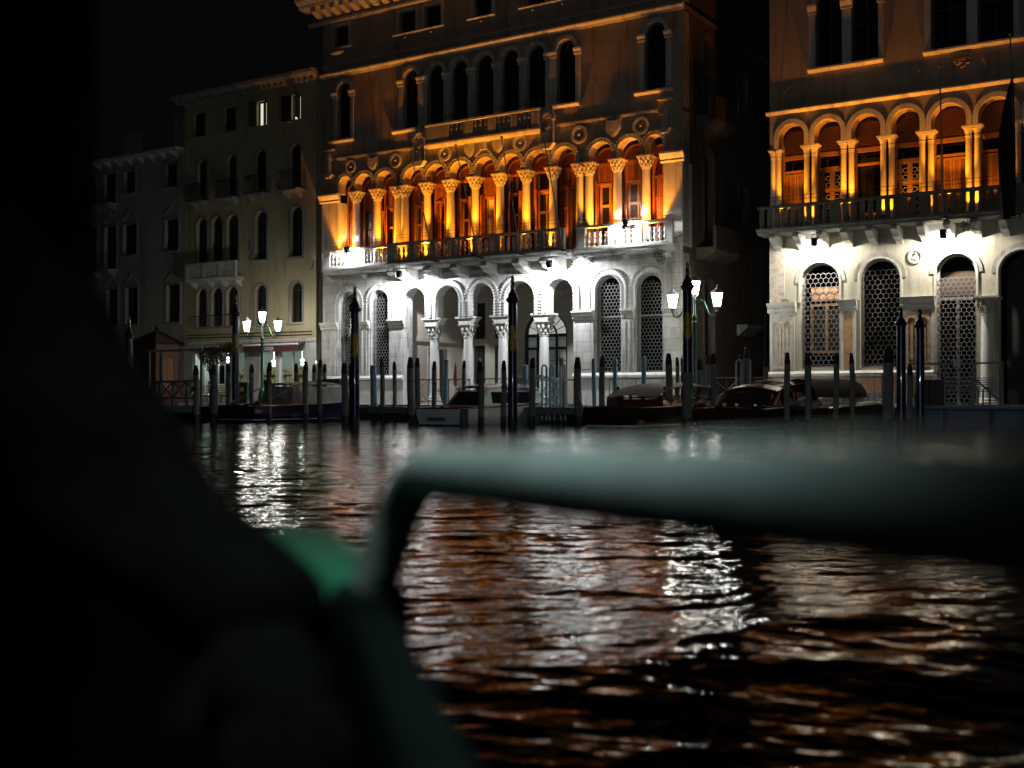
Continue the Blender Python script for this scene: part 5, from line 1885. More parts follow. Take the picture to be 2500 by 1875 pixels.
# ------------------------------------------------------------------ painted poles with knobs and gold bands
def painted_pole(s, d, ztop, w, label, gold=True, foot=None, cap=1.0):
    o = T('painted_pole', label, 'mooring pole', s, -d, -1.6, 0, 'tall navy mooring poles', author=False)
    r, h = w / 2, ztop + 1.6
    k = cap
    body = h - .95 * k
    MB().lathe(0, 0, 0, [(r * 1.06, 2.1), (r * 1.04, body * .6), (r, body)], 18).build('shaft', M['navy'], o, smooth=True) if foot is None else None
    if foot is not None:
        MB().lathe(0, 0, 0, [(r * 1.06, 2.1), (r * 1.05, 3.6)], 16).build('lower_shaft', foot, o, smooth=True)
        MB().lathe(0, 0, 0, [(r * 1.03, 3.6), (r, body)], 18).build('shaft', M['navy'], o, smooth=True)
    MB().lathe(0, 0, 0, [(r * 1.06, 0), (r * 1.1, 2.0), (r * 1.07, 2.1)], 14).build('waterline', M['pile_wet'], o, smooth=True)
    hd = MB().lathe(0, 0, body, [(r, 0), (r * 1.1, .02 * k), (r * 1.45, .1 * k), (r * 1.5, .14 * k), (r * 1.1, .2 * k), (r * .95, .3 * k), (r * .5, .42 * k), (r * .42, .5 * k), (r * .52, .55 * k), (r * .42, .6 * k), (r * .46, .72 * k)], 18)
    ho = hd.build('head', M['navy'], o, smooth=True)
    if gold:
        MB().lathe(0, 0, body, [(r * 1.42, .085 * k), (r * 1.56, .11 * k), (r * 1.42, .14 * k)], 18).build('gold_ring', M['gold'], ho, smooth=True)
        MB().lathe(0, 0, body, [(r * .53, .53 * k), (r * .58, .56 * k), (r * .5, .59 * k)], 14).build('gold_ring', M['gold'], ho, smooth=True)
    MB().lathe(0, 0, body, [(r * .42, .72 * k), (r * .4, .82 * k), (r * .25, .9 * k), (.0, .96 * k)], 12).build('finial', M['gold'] if gold else M['navy'], ho, smooth=True)
    if gold:        # gilded shield wrapped round the pole below the head
        mb = MB()
        seg, rows = 14, 14
        zc = body - 1.15
        vs, fs = [], []
        for j in range(rows + 1):
            v = j / rows
            half = .95 * math.sin(PI * (.12 + .8 * v)) ** .6
            for i_ in range(seg + 1):
                a = -PI / 2 + .5 + (i_ / seg - .5) * 2 * half * 1.05
                rr = r * (1.06 + .10 * (math.sin(i_ * 2.1 + j * 1.3) * math.sin(j * 1.9) * .5 + .5) * math.sin(PI * i_ / seg) * math.sin(PI * v))
                vs.append((rr * math.cos(a), rr * math.sin(a), zc - .42 + .84 * v))
        for j in range(rows):
            for i_ in range(seg):
                q = j * (seg + 1) + i_
                fs.append((q, q + 1, q + seg + 2, q + seg + 1))
        mb.add(vs, fs)
        mb.build('emblem', M['gold'], o, smooth=True)
    return o


painted_pole(13.32, 13, 5.12, .31, 'navy pole with gold emblem in front of the first honeycomb window')
painted_pole(19.28, 12, 5.24, .30, 'navy pole with gold emblem standing before the middle of the portico')
painted_pole(24.43, 9.5, 5.60, .32, 'navy pole with gold emblem and pale foot beside the alley lamp', True, M['pile'])
painted_pole(3.2, 9, 5.6, .28, 'navy pole with gold emblem left of the shop lamp')
painted_pole(.63, 12.5, 4.55, .28, 'navy pole with faint gold emblem left of the kiosk')
painted_pole(30.83, 8, 3.95, .27, 'black headed plain pole beside the stout pile at the barge', False, None, .62)
painted_pole(31.2, 7.2, 3.92, .26, 'black headed plain pole with blue glint right of its twin', False, None, .62)


# ================================================================== boats moored bow to the quay
def loft(stations, m_name='hull'):
    """stations: (y, half width at gunwale, half width at waterline, gunwale z, keel z)"""
    mb = MB()
    n = 8
    vs, fs = [], []
    for y, ht, hb, zt, zk in stations:
        vs += [(-ht, y, zt), (-ht * .98, y, zt * .55), (-hb, y, .02), (-hb * .55, y, zk), (hb * .55, y, zk), (hb, y, .02), (ht * .98, y, zt * .55), (ht, y, zt)]
    for i in range(len(stations) - 1):
        for k in range(n - 1):
            fs.append((i * n + k, i * n + k + 1, (i + 1) * n + k + 1, (i + 1) * n + k))
    fs.append(tuple(range(n)))
    fs.append(tuple((len(stations) - 1) * n + k for k in range(n - 1, -1, -1)))
    mb.add(vs, fs)
    return mb


def deck_of(stations, drop=.02, inset=.02, y0=None, y1=None):
    mb = MB()
    pts = [(y, ht - inset, zt - drop) for y, ht, hb, zt, zk in stations if (y0 is None or y >= y0 - 1e-6) and (y1 is None or y <= y1 + 1e-6)]
    vs = []
    for y, h, z in pts:
        vs += [(-h, y, z), (-h * .5, y, z + .035), (0, y, z + .05), (h * .5, y, z + .035), (h, y, z)]
    fs = []
    for i in range(len(pts) - 1):
        for k in range(4):
            fs.append((i * 5 + k, i * 5 + k + 1, (i + 1) * 5 + k + 1, (i + 1) * 5 + k))
    mb.add(vs, fs)
    return mb


def strake(stations, dz, r):
    mb = MB()
    for sd in (-1, 1):
        mb.tube([(sd * (ht + .005), y, zt + dz) for y, ht, hb, zt, zk in stations], r, 6)
    y, ht, hb, zt, zk = stations[0]
    mb.tube([(-ht, y - .01, zt + dz), (ht, y - .01, zt + dz)], r, 6)
    return mb


def st_list(w, L, z0, z1, stern=1.0):
    h = w / 2
    return [(0, h * .96 * stern, h * .82, z0, -.25), (.25, h * stern, h * .86, z0, -.28), (L * .25, h * 1.04, h * .92, z0 + (z1 - z0) * .08, -.32), (L * .5, h * 1.04, h * .9, z0 + (z1 - z0) * .25, -.34),
            (L * .7, h * .95, h * .74, z0 + (z1 - z0) * .48, -.3), (L * .85, h * .68, h * .45, z0 + (z1 - z0) * .72, -.2), (L * .95, h * .34, h * .16, z0 + (z1 - z0) * .9, -.08), (L, h * .06, h * .02, z1, .0)]


def cabin(o, st, y0, y1, w, zb, zt, m_side, m_roof, wins, rake0=.5, rake1=.4, crown=.1, glass=None, overhang=.08):
    """cabin: side walls with separate panes, sloping ends, cambered roof"""
    h = w / 2
    t = h * .84
    mb = MB()
    P = [(-h, y0, zb), (h, y0, zb), (h, y1, zb), (-h, y1, zb), (-t, y0 + rake0, zt), (t, y0 + rake0, zt), (t, y1 - rake1, zt), (-t, y1 - rake1, zt)]
    mb.add(P, [(0, 1, 5, 4), (1, 2, 6, 5), (2, 3, 7, 6), (3, 0, 4, 7)])
    c = mb.build('cabin', m_side, o)
    rf = MB()
    n = 9
    vs, fs = [], []
    ys = [y0 + rake0 - overhang, y0 + rake0 + .3, (y0 + y1) / 2, y1 - rake1 - .3, y1 - rake1 + overhang]
    zc = [0, .05, .09, .06, 0]
    for yy, zz in zip(ys, zc):
        for lay in (0, .045):
            for k in range(n):
                u = -1 + 2 * k / (n - 1)
                vs.append((u * (t + .05), yy, zt + zz + crown * (1 - u * u) + lay))
    for i in range(len(ys) - 1):
        a, b_ = i * 2 * n, (i + 1) * 2 * n
        for k in range(n - 1):
            fs.append((a + k, a + k + 1, b_ + k + 1, b_ + k))
            fs.append((a + n + k, b_ + n + k, b_ + n + k + 1, a + n + k + 1))
        fs.append((a, b_, b_ + n, a + n))
        fs.append((a + n - 1, a + 2 * n - 1, b_ + 2 * n - 1, b_ + n - 1))
    for a in (0, (len(ys) - 1) * 2 * n):
        for k in range(n - 1):
            fs.append((a + k, a + n + k, a + n + k + 1, a + k + 1))
    rf.add(vs, fs)
    rf.build('roof', m_roof, o, smooth=True)
    glass = glass or M['clear']
    def side_pt(sd, y, f):
        z = zb + (zt - zb) * f
        return (sd * (h + (t - h) * f + .008), y, z)
    for ya, yb in wins:
        for sd in (-1, 1):
            lean_a = (rake0 if ya < y0 + .7 else 0)
            g = MB()
            a0, a1, b1, b0 = side_pt(sd, ya, .28), side_pt(sd, ya + lean_a * .5, .88), side_pt(sd, yb, .88), side_pt(sd, yb, .28)
            g.face([a0, a1, b1, b0])
            g.face([(p[0] + sd * .012, p[1], p[2]) for p in (a0, a1, b1, b0)])
            for p, q in ((a0, a1), (a1, b1), (b1, b0), (b0, a0)):
                g.tube([(p[0] + sd * .006, p[1], p[2]), (q[0] + sd * .006, q[1], q[2])], .014, 5)
            g.build('window', glass, c)
    return c


def windscreen(o, y0, rake, w0, w1, zb, zt, m_frame, panes=2):
    fr = MB()
    tilt = lambda u, f: (u * (w0 + (w1 - w0) * f) / 2, y0 + rake * f - .02, zb + (zt - zb) * f)
    for f in (.1, .93):
        fr.tube([tilt(-1, f), tilt(1, f)], .032, 6)
    for k in range(panes + 1):
        u = -1 + 2 * k / panes
        fr.tube([tilt(u * .96, .1), tilt(u * .96, .93)], .045, 6)
    s_ = fr.build('windscreen', m_frame, o)
    for k in range(panes):
        u0, u1 = -.96 + 1.92 * k / panes, -.96 + 1.92 * (k + 1) / panes
        MB().face([tilt(u0, .1), tilt(u1, .1), tilt(u1, .93), tilt(u0, .93)]).build('pane', M['screen_glass'], s_)
    return s_


# navy launch with grey cabin
o = T('motor_launch', 'navy hulled launch with grey cabin, moored before the shopfront', 'motorboat', 6.12, -11.8, WATER, 0, 'motorboats moored bow to the quay', author=False)
st = st_list(2.25, 7.4, .66, .95)
loft(st).build('hull', M['navy_hull'], o, smooth=True)
strake(st, -.02, .03).build('rubbing_strake', M['chrome'], o)
strake([(y, hb * 1.01 + .01, hb, .1, 0) for y, ht, hb, zt, zk in st], 0, .018).build('boot_line', M['white_paint'], o)
deck_of(st).build('deck', M['mahogany_dark'], o)
MB().box(-.55, .55, .3, 1.0, .66, .74).build('hatch', M['mahogany_dark'], o, bev=.02)
c = cabin(o, st, 2.2, 6.3, 1.9, .66, 1.42, M['cover'], M['cover'], [], .25, .8, .1)
for xx in (-.45, .15):
    g = MB().box(xx, xx + .42, 2.27, 2.3, .92, 1.3)
    g.build('window', M['curtain'], c)
g = MB()
for sd in (-1, 1):
    g.tube([(sd * 1.0, .5, .68), (sd * .88, 2.3, 1.38)], .028, 6)
g.build('slanting_strut', M['fence'], o)
MB().box(.55, .72, .5, .65, .66, .82).box(.3, .46, 1.0, 1.15, .66, .8).build('cleat', M['black_rubber'], o)
MB().prism_x([(5.2, 1.5), (6.2, 1.5), (6.1, 1.72), (5.5, 1.78)], -.7, .7).build('rolled_cover', M['canvas_dark'], o, bev=.05)

# silver water taxi
o = T('water_taxi', 'silver water taxi with golden varnished deck and big sloping windscreen', 'motorboat', 16.0, -11.8, WATER, 0, 'motorboats moored bow to the quay', author=False)
st = st_list(1.85, 7.5, .60, .92)
loft(st).build('hull', M['white_hull'], o, smooth=True)
MB().box(-1.02, 1.02, -.12, .6, -.1, .04).build('swim_platform', M['black_rubber'], o, bev=.03)
MB().box(-.5, .5, -.035, .01, .12, .34).build('transom_recess', M['roof_silver'], o, bev=.012)
MB().box(-.38, .38, -.05, -.03, .15, .28).build('recess_panel', M['grille'], o)
MB().box(.885, .935, .15, .6, .03, .57).build('corner_patch', M['black_rubber'], o, bev=.01)  # black patch on the hull side next to the stern
deck_of(st, .0).build('deck', M['deck_orange'], o, smooth=True)
strake(st, -.01, .022).build('rubbing_strake', M['mahogany'], o)
cabin(o, st, 1.5, 6.4, 1.62, .60, 1.24, M['white_hull'], M['roof_silver'], [(2.35, 3.6), (3.75, 5.2)], .74, .7, .12)
windscreen(o, 1.5, .74, 1.5, 1.28, .60, 1.24, M['roof_silver'], 1)
MB().box(-.22, .22, 1.0, 1.25, .64, .665).build('hatch', M['black_rubber'], o)
g = MB()
for sd in (-1, 1):
    g.tube([(sd * .84, 1.4, .66), (sd * .86, 4, .68), (sd * .72, 6.5, .78)], .02, 5)
g.build('wood_trim', M['deck_orange'], o)

# brown taxi with canvas top
o = T('water_taxi', 'brown taxi boat with grey canvas roof on slim posts', 'motorboat', 22.75, -11.6, WATER, 0, 'motorboats moored bow to the quay', author=False)
st = st_list(2.1, 7.3, .66, .95)
loft(st).build('hull', M['mahogany_dark'], o, smooth=True)
deck_of(st).build('deck', M['mahogany'], o)
strake(st, -.01, .022).build('rubbing_strake', M['mahogany'], o)
strake([(y, hb * 1.01 + .01, hb, .07, 0) for y, ht, hb, zt, zk in st], 0, .03).build('boot_line', M['white_paint'], o)
c = cabin(o, st, 1.9, 6.2, 1.9, .66, .92, M['mahogany'], M['mahogany'], [], .1, .3, .02)
rf = MB()
vs, fs = [], []
ys = [1.35, 1.8, 2.6, 3.8, 5.2, 6.3]
zs = [1.02, 1.22, 1.38, 1.45, 1.45, 1.36]
n = 9
for yy, zz in zip(ys, zs):
    for lay in (0, .035):
        for k in range(n):
            u = -1 + 2 * k / (n - 1)
            vs.append((u * .92, yy, zz + .12 * (1 - u * u) - .1 + lay))
for i in range(len(ys) - 1):
    a, b_ = i * 2 * n, (i + 1) * 2 * n
    for k in range(n - 1):
        fs.append((a + k, a + k + 1, b_ + k + 1, b_ + k))
        fs.append((a + n + k, b_ + n + k, b_ + n + k + 1, a + n + k + 1))
    fs.append((a, b_, b_ + n, a + n))
    fs.append((a + n - 1, a + 2 * n - 1, b_ + 2 * n - 1, b_ + n - 1))
for a in (0, (len(ys) - 1) * 2 * n):
    for k in range(n - 1):
        fs.append((a + k, a + n + k, a + n + k + 1, a + k + 1))
rf.add(vs, fs)
rf.build('canvas_roof', M['canvas'], o, smooth=True)
for sd in (-1, 1):
    for yy in (2.1, 3.0, 3.9, 4.9, 5.9):
        MB().box(sd * .86 - .035, sd * .86 + .035, yy - .04, yy + .04, .9, 1.33).build('roof_post', M['mahogany'], o)
MB().prism_x([(1.3, .68), (1.9, .68), (1.8, 1.1), (1.36, 1.0)], -.9, -.5).build('folded_cover', M['canvas_dark'], o, bev=.04)
MB().prism_x([(.0, 0), (.2, .05), (.2, .3), (-.05, .16)], -.18, .18).build('rudder_guard', M['black_rubber'], o)

# mahogany taxi with brown cabin roof and an arched cover over the bow well
o = T('water_taxi', 'dark mahogany taxi boat with two step brown cabin roof', 'motorboat', 26.55, -11.4, WATER, 0, 'motorboats moored bow to the quay', author=False)
st = st_list(2.25, 7.6, .64, 1.05)
loft(st).build('hull', M['mahogany_dark'], o, smooth=True)
deck_of(st).build('deck', M['mahogany'], o, smooth=True)
strake(st, -.01, .022).build('rubbing_strake', M['chrome'], o)
strake([(y, hb * 1.01 + .01, hb, .07, 0) for y, ht, hb, zt, zk in st], 0, .03).build('boot_line', M['quay'], o)
cabin(o, st, 1.3, 3.6, 1.95, .64, 1.14, M['mahogany_dark'], M['roof_brown'], [(2.3, 3.3)], .7, .1, .14)
windscreen(o, 1.3, .7, 1.8, 1.5, .64, 1.14, M['mahogany'], 2)
cabin(o, st, 3.3, 6.3, 1.85, .66, 1.34, M['mahogany'], M['roof_brown'], [(3.7, 4.7), (4.85, 5.8)], .3, .5, .14)
g = MB()
for k, xx in enumerate((-.5, -.1, .5)):
    g.ball(xx, 1.05, .74, .1, .08, .06, 8, 5)
g.build('deck_light', M['chrome'], o)
g = MB()
g.tube([(-.95, 1.4, .7), (-.9, 2.1, 1.12), (0, 2.25, 1.3), (.9, 2.1, 1.12), (.95, 1.4, .7)], .04, 6)
g.build('roof_rim', M['chrome'], o)

# taxi further in, only its arched canopy and pale screen show
o = T('water_taxi', 'boat behind the mahogany taxi showing arched dark canopy and white screen', 'motorboat', 29.0, -6.9, WATER, .12, 'motorboats moored bow to the quay', author=False)
st = st_list(1.9, 4.6, .6, .9)
o.location = W(26.9, -8.2, WATER)
o.rotation_euler = (0, 0, -TH - .55)
loft(st).build('hull', M['mahogany_dark'], o, smooth=True)
deck_of(st).build('deck', M['mahogany'], o)
cv = MB()
for lay in (0, .03):
    pass
cv.ring(0, .9, .92, .96, .12, PI - .12, .9, 3.0, 14, .72)
cv.build('canopy', M['canvas_dark'], o)
MB().face([(-.5, 3.2, .9), (.5, 3.2, .9), (.42, 3.05, 1.35), (-.42, 3.05, 1.35)]).face([(-.5, 3.22, .9), (.5, 3.22, .9), (.42, 3.07, 1.35), (-.42, 3.07, 1.35)]).build('screen', M['white_paint'], o)

# blue work barge at the right
o = T('barge', 'blue steel barge with pale rim and railing at the right edge', 'barge', 30.4, -6.0, WATER, 0, author=False)
mb = MB().box(0, 8.5, 0, 2.0, -.4, .62)
mb.build('hull', M['barge'], o, bev=.03)
mb = MB().box(-.06, 8.56, -.09, 2.05, .622, .72)
mb.build('rim', M['barge_trim'], o, bev=.015)
MB().box(.05, 8.45, .05, 1.95, .721, .74).build('deck', M['deck'], o)
for x0 in (.18, 1.38, 2.72, 4.1, 5.5, 6.9):
    MB().box(x0, x0 + (1.02 if x0 < 1 else 1.24), -.06, -.002, .0, .6).build('side_panel', M['barge'], o, bev=.04)
for x0 in (1.29, 2.66, 4.02, 5.4, 6.8):
    MB().lathe(x0, -.1, -.1, [(.05, 0), (.06, .1), (.06, .65), (.04, .72)], 8).build('fender', M['black_rubber'], o)
rl = MB()
for x0 in (.15, 1.25, 2.1, 2.95):
    rl.box(x0 - .03, x0 + .03, .1, .16, .74, 2.02)
rl.box(.1, 3.0, .1, .16, 2.02, 2.08)
for z in (1.15, 1.22, 1.29, 1.36, 1.43, 1.5, 1.57):
    rl.box(1.25, 2.95, .12, .14, z, z + .028)
rl.tube([(2.1, .13, 1.6), (2.85, .13, .9)], .03, 6)
rl.build('railing', M['rail_grey'], o)
for k in range(2):
    MB().prism_x([(.3, .74), (.8, .74), (.75, 1.55), (.35, 1.55)], .3 + k * .42, .68 + k * .42).build('board', M['canvas_dark'], o, bev=.02)
MB().box(1.5, 1.72, .09, .1, 1.95, 2.16).build('notice', M['white_paint'], o)
hp = MB()
for x0 in (2.0, 2.35):
    hp.tube([(x0, .3, .74), (x0, .3, 1.2), (x0 + .04, .3, 1.28), (x0 + .16, .3, 1.28), (x0 + .2, .3, 1.2), (x0 + .2, .3, .74)], .03, 6)
hp.build('hoop', M['rail_grey'], o)


for (a, b_, lab) in (((5.9, -11.7, .95), (7.15, -11.0, 1.35), 'slack mooring rope from the navy launch to the leaning pile'), ((15.2, -11.7, .9), (13.49, -10.0, 1.3), 'mooring rope from the silver taxi to the thick pile'),
                     ((21.8, -11.5, .95), (20.08, -9.0, 1.35), 'mooring rope from the brown taxi to the black tipped pile'), ((27.6, -11.2, .95), (28.77, -10.5, 1.3), 'mooring rope from the mahogany taxi to the pile by its cabin')):
    g = MB()
    g.tube([(a[0] + (b_[0] - a[0]) * t / 8, a[1] + (b_[1] - a[1]) * t / 8, a[2] + (b_[2] - a[2]) * t / 8 - .22 * math.sin(PI * t / 8)) for t in range(9)], .014, 5)
    g.v = [(x_ - a[0], y_ - a[1], z_ - a[2]) for x_, y_, z_ in g.v]
    solo(g, 'mooring_rope', M['beam'], lab, 'rope', *a, 0, 'mooring ropes')

# ================================================================== quay furniture
def hoop(mb, x, y, z0, z1, w, r=.028):
    mb.tube([(x - w / 2, y, z0), (x - w / 2, y, z1 - w * .5), (x - w * .35, y, z1 - w * .14), (x, y, z1), (x + w * .35, y, z1 - w * .14), (x + w / 2, y, z1 - w * .5), (x + w / 2, y, z0)], r, 7)


def railing(x0, x1, y, z0, z1, m, label, pattern, group='railings along the quay'):
    o_ = T('railing', label, 'railing', x0, y, z0, 0, group)
    n_ = max(1, round((x1 - x0) / 1.05))
    fr = MB()
    fr.tube([(x0, y, z1), (x1, y, z1)], .025, 6)
    fr.tube([(x0, y, z0 + .14), (x1, y, z0 + .14)], .018, 6)
    fr.build('top_rail', m, o_)
    for k in range(n_ + 1):
        xx = x0 + (x1 - x0) * k / n_
        MB().tube([(xx, y, z0), (xx, y, z1 + .02)], .024, 6).build('post', m, o_)
    for k in range(n_):
        a, b_ = x0 + (x1 - x0) * k / n_ + .04, x0 + (x1 - x0) * (k + 1) / n_ - .04
        q = MB()
        zl, zh = z0 + .16, z1 - .02
        if pattern == 'x':
            q.tube([(a, y, zl), (b_, y, zh)], .012, 5).tube([(a, y, zh), (b_, y, zl)], .012, 5)
            q.tube([((a + b_) / 2, y, zl), ((a + b_) / 2, y, zh)], .012, 5)
        else:
            w_ = (b_ - a) / 4
            for j in range(4):
                q.tube([(a + j * w_, y, zl), (a + (j + .5) * w_, y, zl + (zh - zl) * .55), (a + (j + 1) * w_, y, zl)], .011, 5)
                q.tube([(a + j * w_, y, zl), (a + j * w_, y, zh)], .011, 5)
        q.build('infill', m, o_)
    return o_


railing(8.6, 11.9, -3.95, QZ, 1.94, M['rail_grey'], 'grey quay railing left of the portico columns', 'x')
railing(12.2, 16.2, -3.95, QZ, 1.95, M['rail_grey'], 'grey quay railing with zigzag bars before the portico', 'm')
railing(18.6, 20.9, -3.95, QZ, 1.9, M['rail_grey'], 'grey quay railing in front of the right grilled windows', 'x')
railing(22.9, 25.2, -3.95, QZ, 1.9, M['rail_grey'], 'dark quay railing across the alley mouth', 'x')
railing(28.2, 31.0, -3.9, QZ, 2.0, M['rail_grey'], 'low grey railing before the marble pilaster', 'm')


def jetty(x0, x1, y0, label, z=.78):
    o_ = T('jetty', label, 'jetty', x0, -QD - .07, WATER, 0, 'wooden jetties')
    n_ = max(3, int((x1 - x0) / .19))
    w_ = (x1 - x0) / n_
    pl = MB().box(.006, w_ - .006, y0 + .01, -QD - .075, z - .05, z).mesh('plank', M['deck'])
    for k in range(n_):
        q = bpy.data.objects.new('plank', pl)
        COL.objects.link(q)
        q.parent = o_
        ox, oy, oz = ORG[o_.name]
        q.location = (x0 + k * w_ - ox, -oy, -oz + R.uniform(-.006, .006))
    bmn = MB().box(x0, x1, y0, y0 + .12, z - .25, z - .052).box(x0, x0 + .12, y0 + .12, -QD - .1, z - .25, z - .052).box(x1 - .12, x1, y0 + .12, -QD - .1, z - .25, z - .052)
    bmn.build('beam', M['fence'], o_)
    for xx in (x0 + .15, x1 - .15):
        for yy in (y0 + .2, (y0 - QD) / 2):
            MB().lathe(xx, yy, -1.5, [(.1, 0), (.1, 1.5 + z - .26)], 8).build('leg', M['pile_wet'], o_)
    return o_


jetty(9.2, 11.6, -7.4, 'short wooden jetty between the navy launch and the silver taxi')
jetty(16.4, 20.4, -7.6, 'wooden jetty under the light blue gangway rails', .8)
# light blue gangway rails and hoops on that jetty
o = T('gangway_rail', 'light blue tubular gangway railing right of the silver taxi', 'railing', 16.4, -6.2, .8)
g = MB()
g.tube([(15.7, -6.4, 1.98), (16.9, -6.3, 1.99), (17.6, -6.2, 1.84), (17.9, -6.1, 1.82)], .055, 7)
g.tube([(16.45, -6.2, 1.84), (18.3, -6.2, 1.84)], .035, 6)
g.tube([(16.45, -6.2, .9), (18.3, -6.2, .9)], .04, 6)
g.build('handrail', M['rail_blue'], o)
for xx in (16.45, 17.2, 17.9, 18.3):
    MB().tube([(xx, -6.2, .8), (xx, -6.2, 1.84)], .038, 6).build('post', M['rail_blue'], o)
g = MB()
for a, c_ in ((15.8, 16.4), (16.5, 17.15), (17.25, 17.85)):
    g.tube([(a, -6.2, 1.7), (c_, -6.2, .92)], .022, 6).tube([(a, -6.2, .92), (c_, -6.2, 1.7)], .022, 6)
g.build('brace', M['rail_blue'], o)
for xx, lab in ((17.15, 'light blue tall hoop at the left of the pale brown pile'), (17.5, 'light blue tall hoop hidden partly by the pale brown pile'), (17.98, 'light blue tall hoop at the right of the pale brown pile')):
    g = MB()
    hoop(g, 0, 0, -.5, 1.6, .2, .042)
    solo(g, 'hoop', M['rail_blue'], lab, 'hoop', xx, -6.5, .8, 0, 'light blue hoops')
g = MB()
hoop(g, 0, 0, 0, 1.5, .16)
solo(g, 'hoop', M['rail_grey'], 'dark tall hoop on the jetty left of the thick pile by the taxi', 'hoop', 11.0, -6.4, .78)
for xx, lab in ((23.9, 'grey hoop in the alley mouth, left one'), (24.25, 'grey hoop in the alley mouth, right one beside the tall dark post')):
    g = MB()
    hoop(g, 0, 0, 0, 1.72, .2)
    solo(g, 'hoop', M['rail_grey'], lab, 'hoop', xx, -4.3 + .5, .85, 0, 'grey hoops')
for xx, lab in ((-2.9, 'dark hoop in front of the shop window, left one'), (-2.2, 'dark hoop in front of the shop window, right one')):
    g = MB()
    hoop(g, 0, 0, 0, 1.5, .16)
    solo(g, 'hoop', M['dark_green'], lab, 'hoop', xx, -3.6, QZ, 0, 'dark hoops before the shop')
# rolled red and white parasol
o = T('parasol', 'closed red and white parasol leaning by the jetty railing', 'parasol', 11.0, -4.6 + .9, QZ, 0, author=False)
MB().lathe(0, 0, 0, [(.02, 0), (.02, .8), (.09, .85), (.11, 1.2), (.05, 1.7), (.01, 1.85)], 10).build('cloth', pm('red_parasol_cloth', (.25, .02, .02), (.5, .4, .36), 7, .9, bump=.3), o)
MB().lathe(0, 0, 0, [(.2, 0), (.2, .06), (.03, .1)], 12).build('base', M['quay'], o)

# wooden wharf with kiosk at the left
o = T('wharf', 'timber wharf carrying the kiosk and braced fence at far left', 'wharf', -9, -QD - .07, WATER)
n_ = 62
pk = MB().box(.006, .194, -11.3, -QD - .08, .76, .82).mesh('plank', M['deck'])
for k in range(n_):
    q = bpy.data.objects.new('plank', pk)
    COL.objects.link(q)
    q.parent = o
    ox, oy, oz = ORG[o.name]
    q.location = (-9 + k * .2 - ox, -oy, -oz + R.uniform(-.005, .005))
MB().box(-9, 3.4, -11.38, -11.302, .55, .83).build('edge_beam', M['beam'], o)
for k in range(8):
    for yy in (-11.1, -8, -5):
        MB().lathe(-8.7 + k * 1.7, yy, -1.5, [(.12, 0), (.12, 2.24)], 8).build('leg', M['pile_wet'], o)
o = T('fence', 'grey timber fence with X braces on the wharf edge', 'fence', -4, -11.1, .82)
xs = [-4.0, -2.9, -1.9, -.7, .9, 1.72, 2.56, 3.25]
for xx in xs:
    MB().box(xx - .05, xx + .05, -11.15, -11.05, .82, 1.8).build('post', M['fence'], o)
MB().box(-4.05, 3.3, -11.17, -11.03, 1.802, 1.88).build('top_rail', M['fence'], o)
MB().box(-4, 3.25, -11.13, -11.07, 1.1, 1.2).build('bottom_rail', M['fence'], o)
for a, c_ in zip(xs, xs[1:]):
    MB().bar((a + .05, -11.14, 1.2), (c_ - .05, -11.14, 1.79), .07, .03).bar((a + .05, -11.09, 1.79), (c_ - .05, -11.09, 1.2), .07, .03).build('brace', M['fence'], o)
o = T('kiosk', 'dark six sided kiosk with pointed roof and pink panelled side', 'kiosk', -1.95, -8.9, .82, 0, author=False)
rW, rR = 1.12, 1.42
ang = [-.733 + k * PI / 3 for k in range(6)]
pts = [(math.cos(a), math.sin(a)) for a in ang]
for k in range(6):
    (ax_, ay_), (bx_, by_) = pts[k], pts[(k + 1) % 6]
    mx_, my_ = (ax_ + bx_) / 2, (ay_ + by_) / 2
    right = k == 0
    pan = MB()
    L_ = math.hypot(bx_ - ax_, by_ - ay_) * rW
    yaw = math.atan2(by_ - ay_, bx_ - ax_)
    def tr(mb):
        c0, s0 = math.cos(yaw), math.sin(yaw)
        mb.v = [(ax_ * rW + x_ * c0 - y_ * s0, ay_ * rW + x_ * s0 + y_ * c0, z_) for x_, y_, z_ in mb.v]
        return mb
    mcol = M['kiosk_pink'] if right else M['wood_dark']
    wl = tr(MB().box(0.01, L_ - .01, 0.0, .06, 0, 2.75)).build('wall', mcol, o)
    fr = MB()
    frame_strip(fr, (.28, L_ - .25, .75, 2.1, 2.1), .08, -.03, 0)
    tr(fr).build('surround', M['wood_dark'] if not right else M['kiosk_pink'], wl)
    for j in range(2):
        wb = (L_ - .53) / 2
        tr(MB().box(.28 + j * wb + .004, .28 + (j + 1) * wb - .004, -.012, -.001, .75, 2.1)).build('board', M['kiosk_ply'] if right else M['black_rubber'], wl)
rf = MB()
rf.add([(x_ * rR, y_ * rR, 2.74) for x_, y_ in pts] + [(x_ * rR * .42, y_ * rR * .42, 3.12) for x_, y_ in pts] + [(0, 0, 3.36)],
       [(k, (k + 1) % 6, (k + 1) % 6 + 6, k + 6) for k in range(6)] + [(k + 6, (k + 1) % 6 + 6, 12) for k in range(6)] + [(5, 4, 3, 2, 1, 0)])
ro = rf.build('roof', M['kiosk_roof'], o)
g = MB()
for x_, y_ in pts:
    g.tube([(x_ * rR, y_ * rR, 2.76), (x_ * rR * .42, y_ * rR * .42, 3.14), (0, 0, 3.38)], .022, 5)
g.build('hip', M['wood_dark'], ro)
MB().lathe(0, 0, 3.3, [(.05, 0), (.04, .08), (.09, .16), (.05, .24), (.015, .36), (.0, .44)], 10).build('finial', M['iron'], ro)
o = T('pergola', 'peeling white beam on slim posts in front of the kiosk', 'pergola', -1.1, -10.0, .82)
MB().box(-1.2, 2.3, -10.05, -9.95, 3.16, 3.26).build('beam', M['beam'], o)
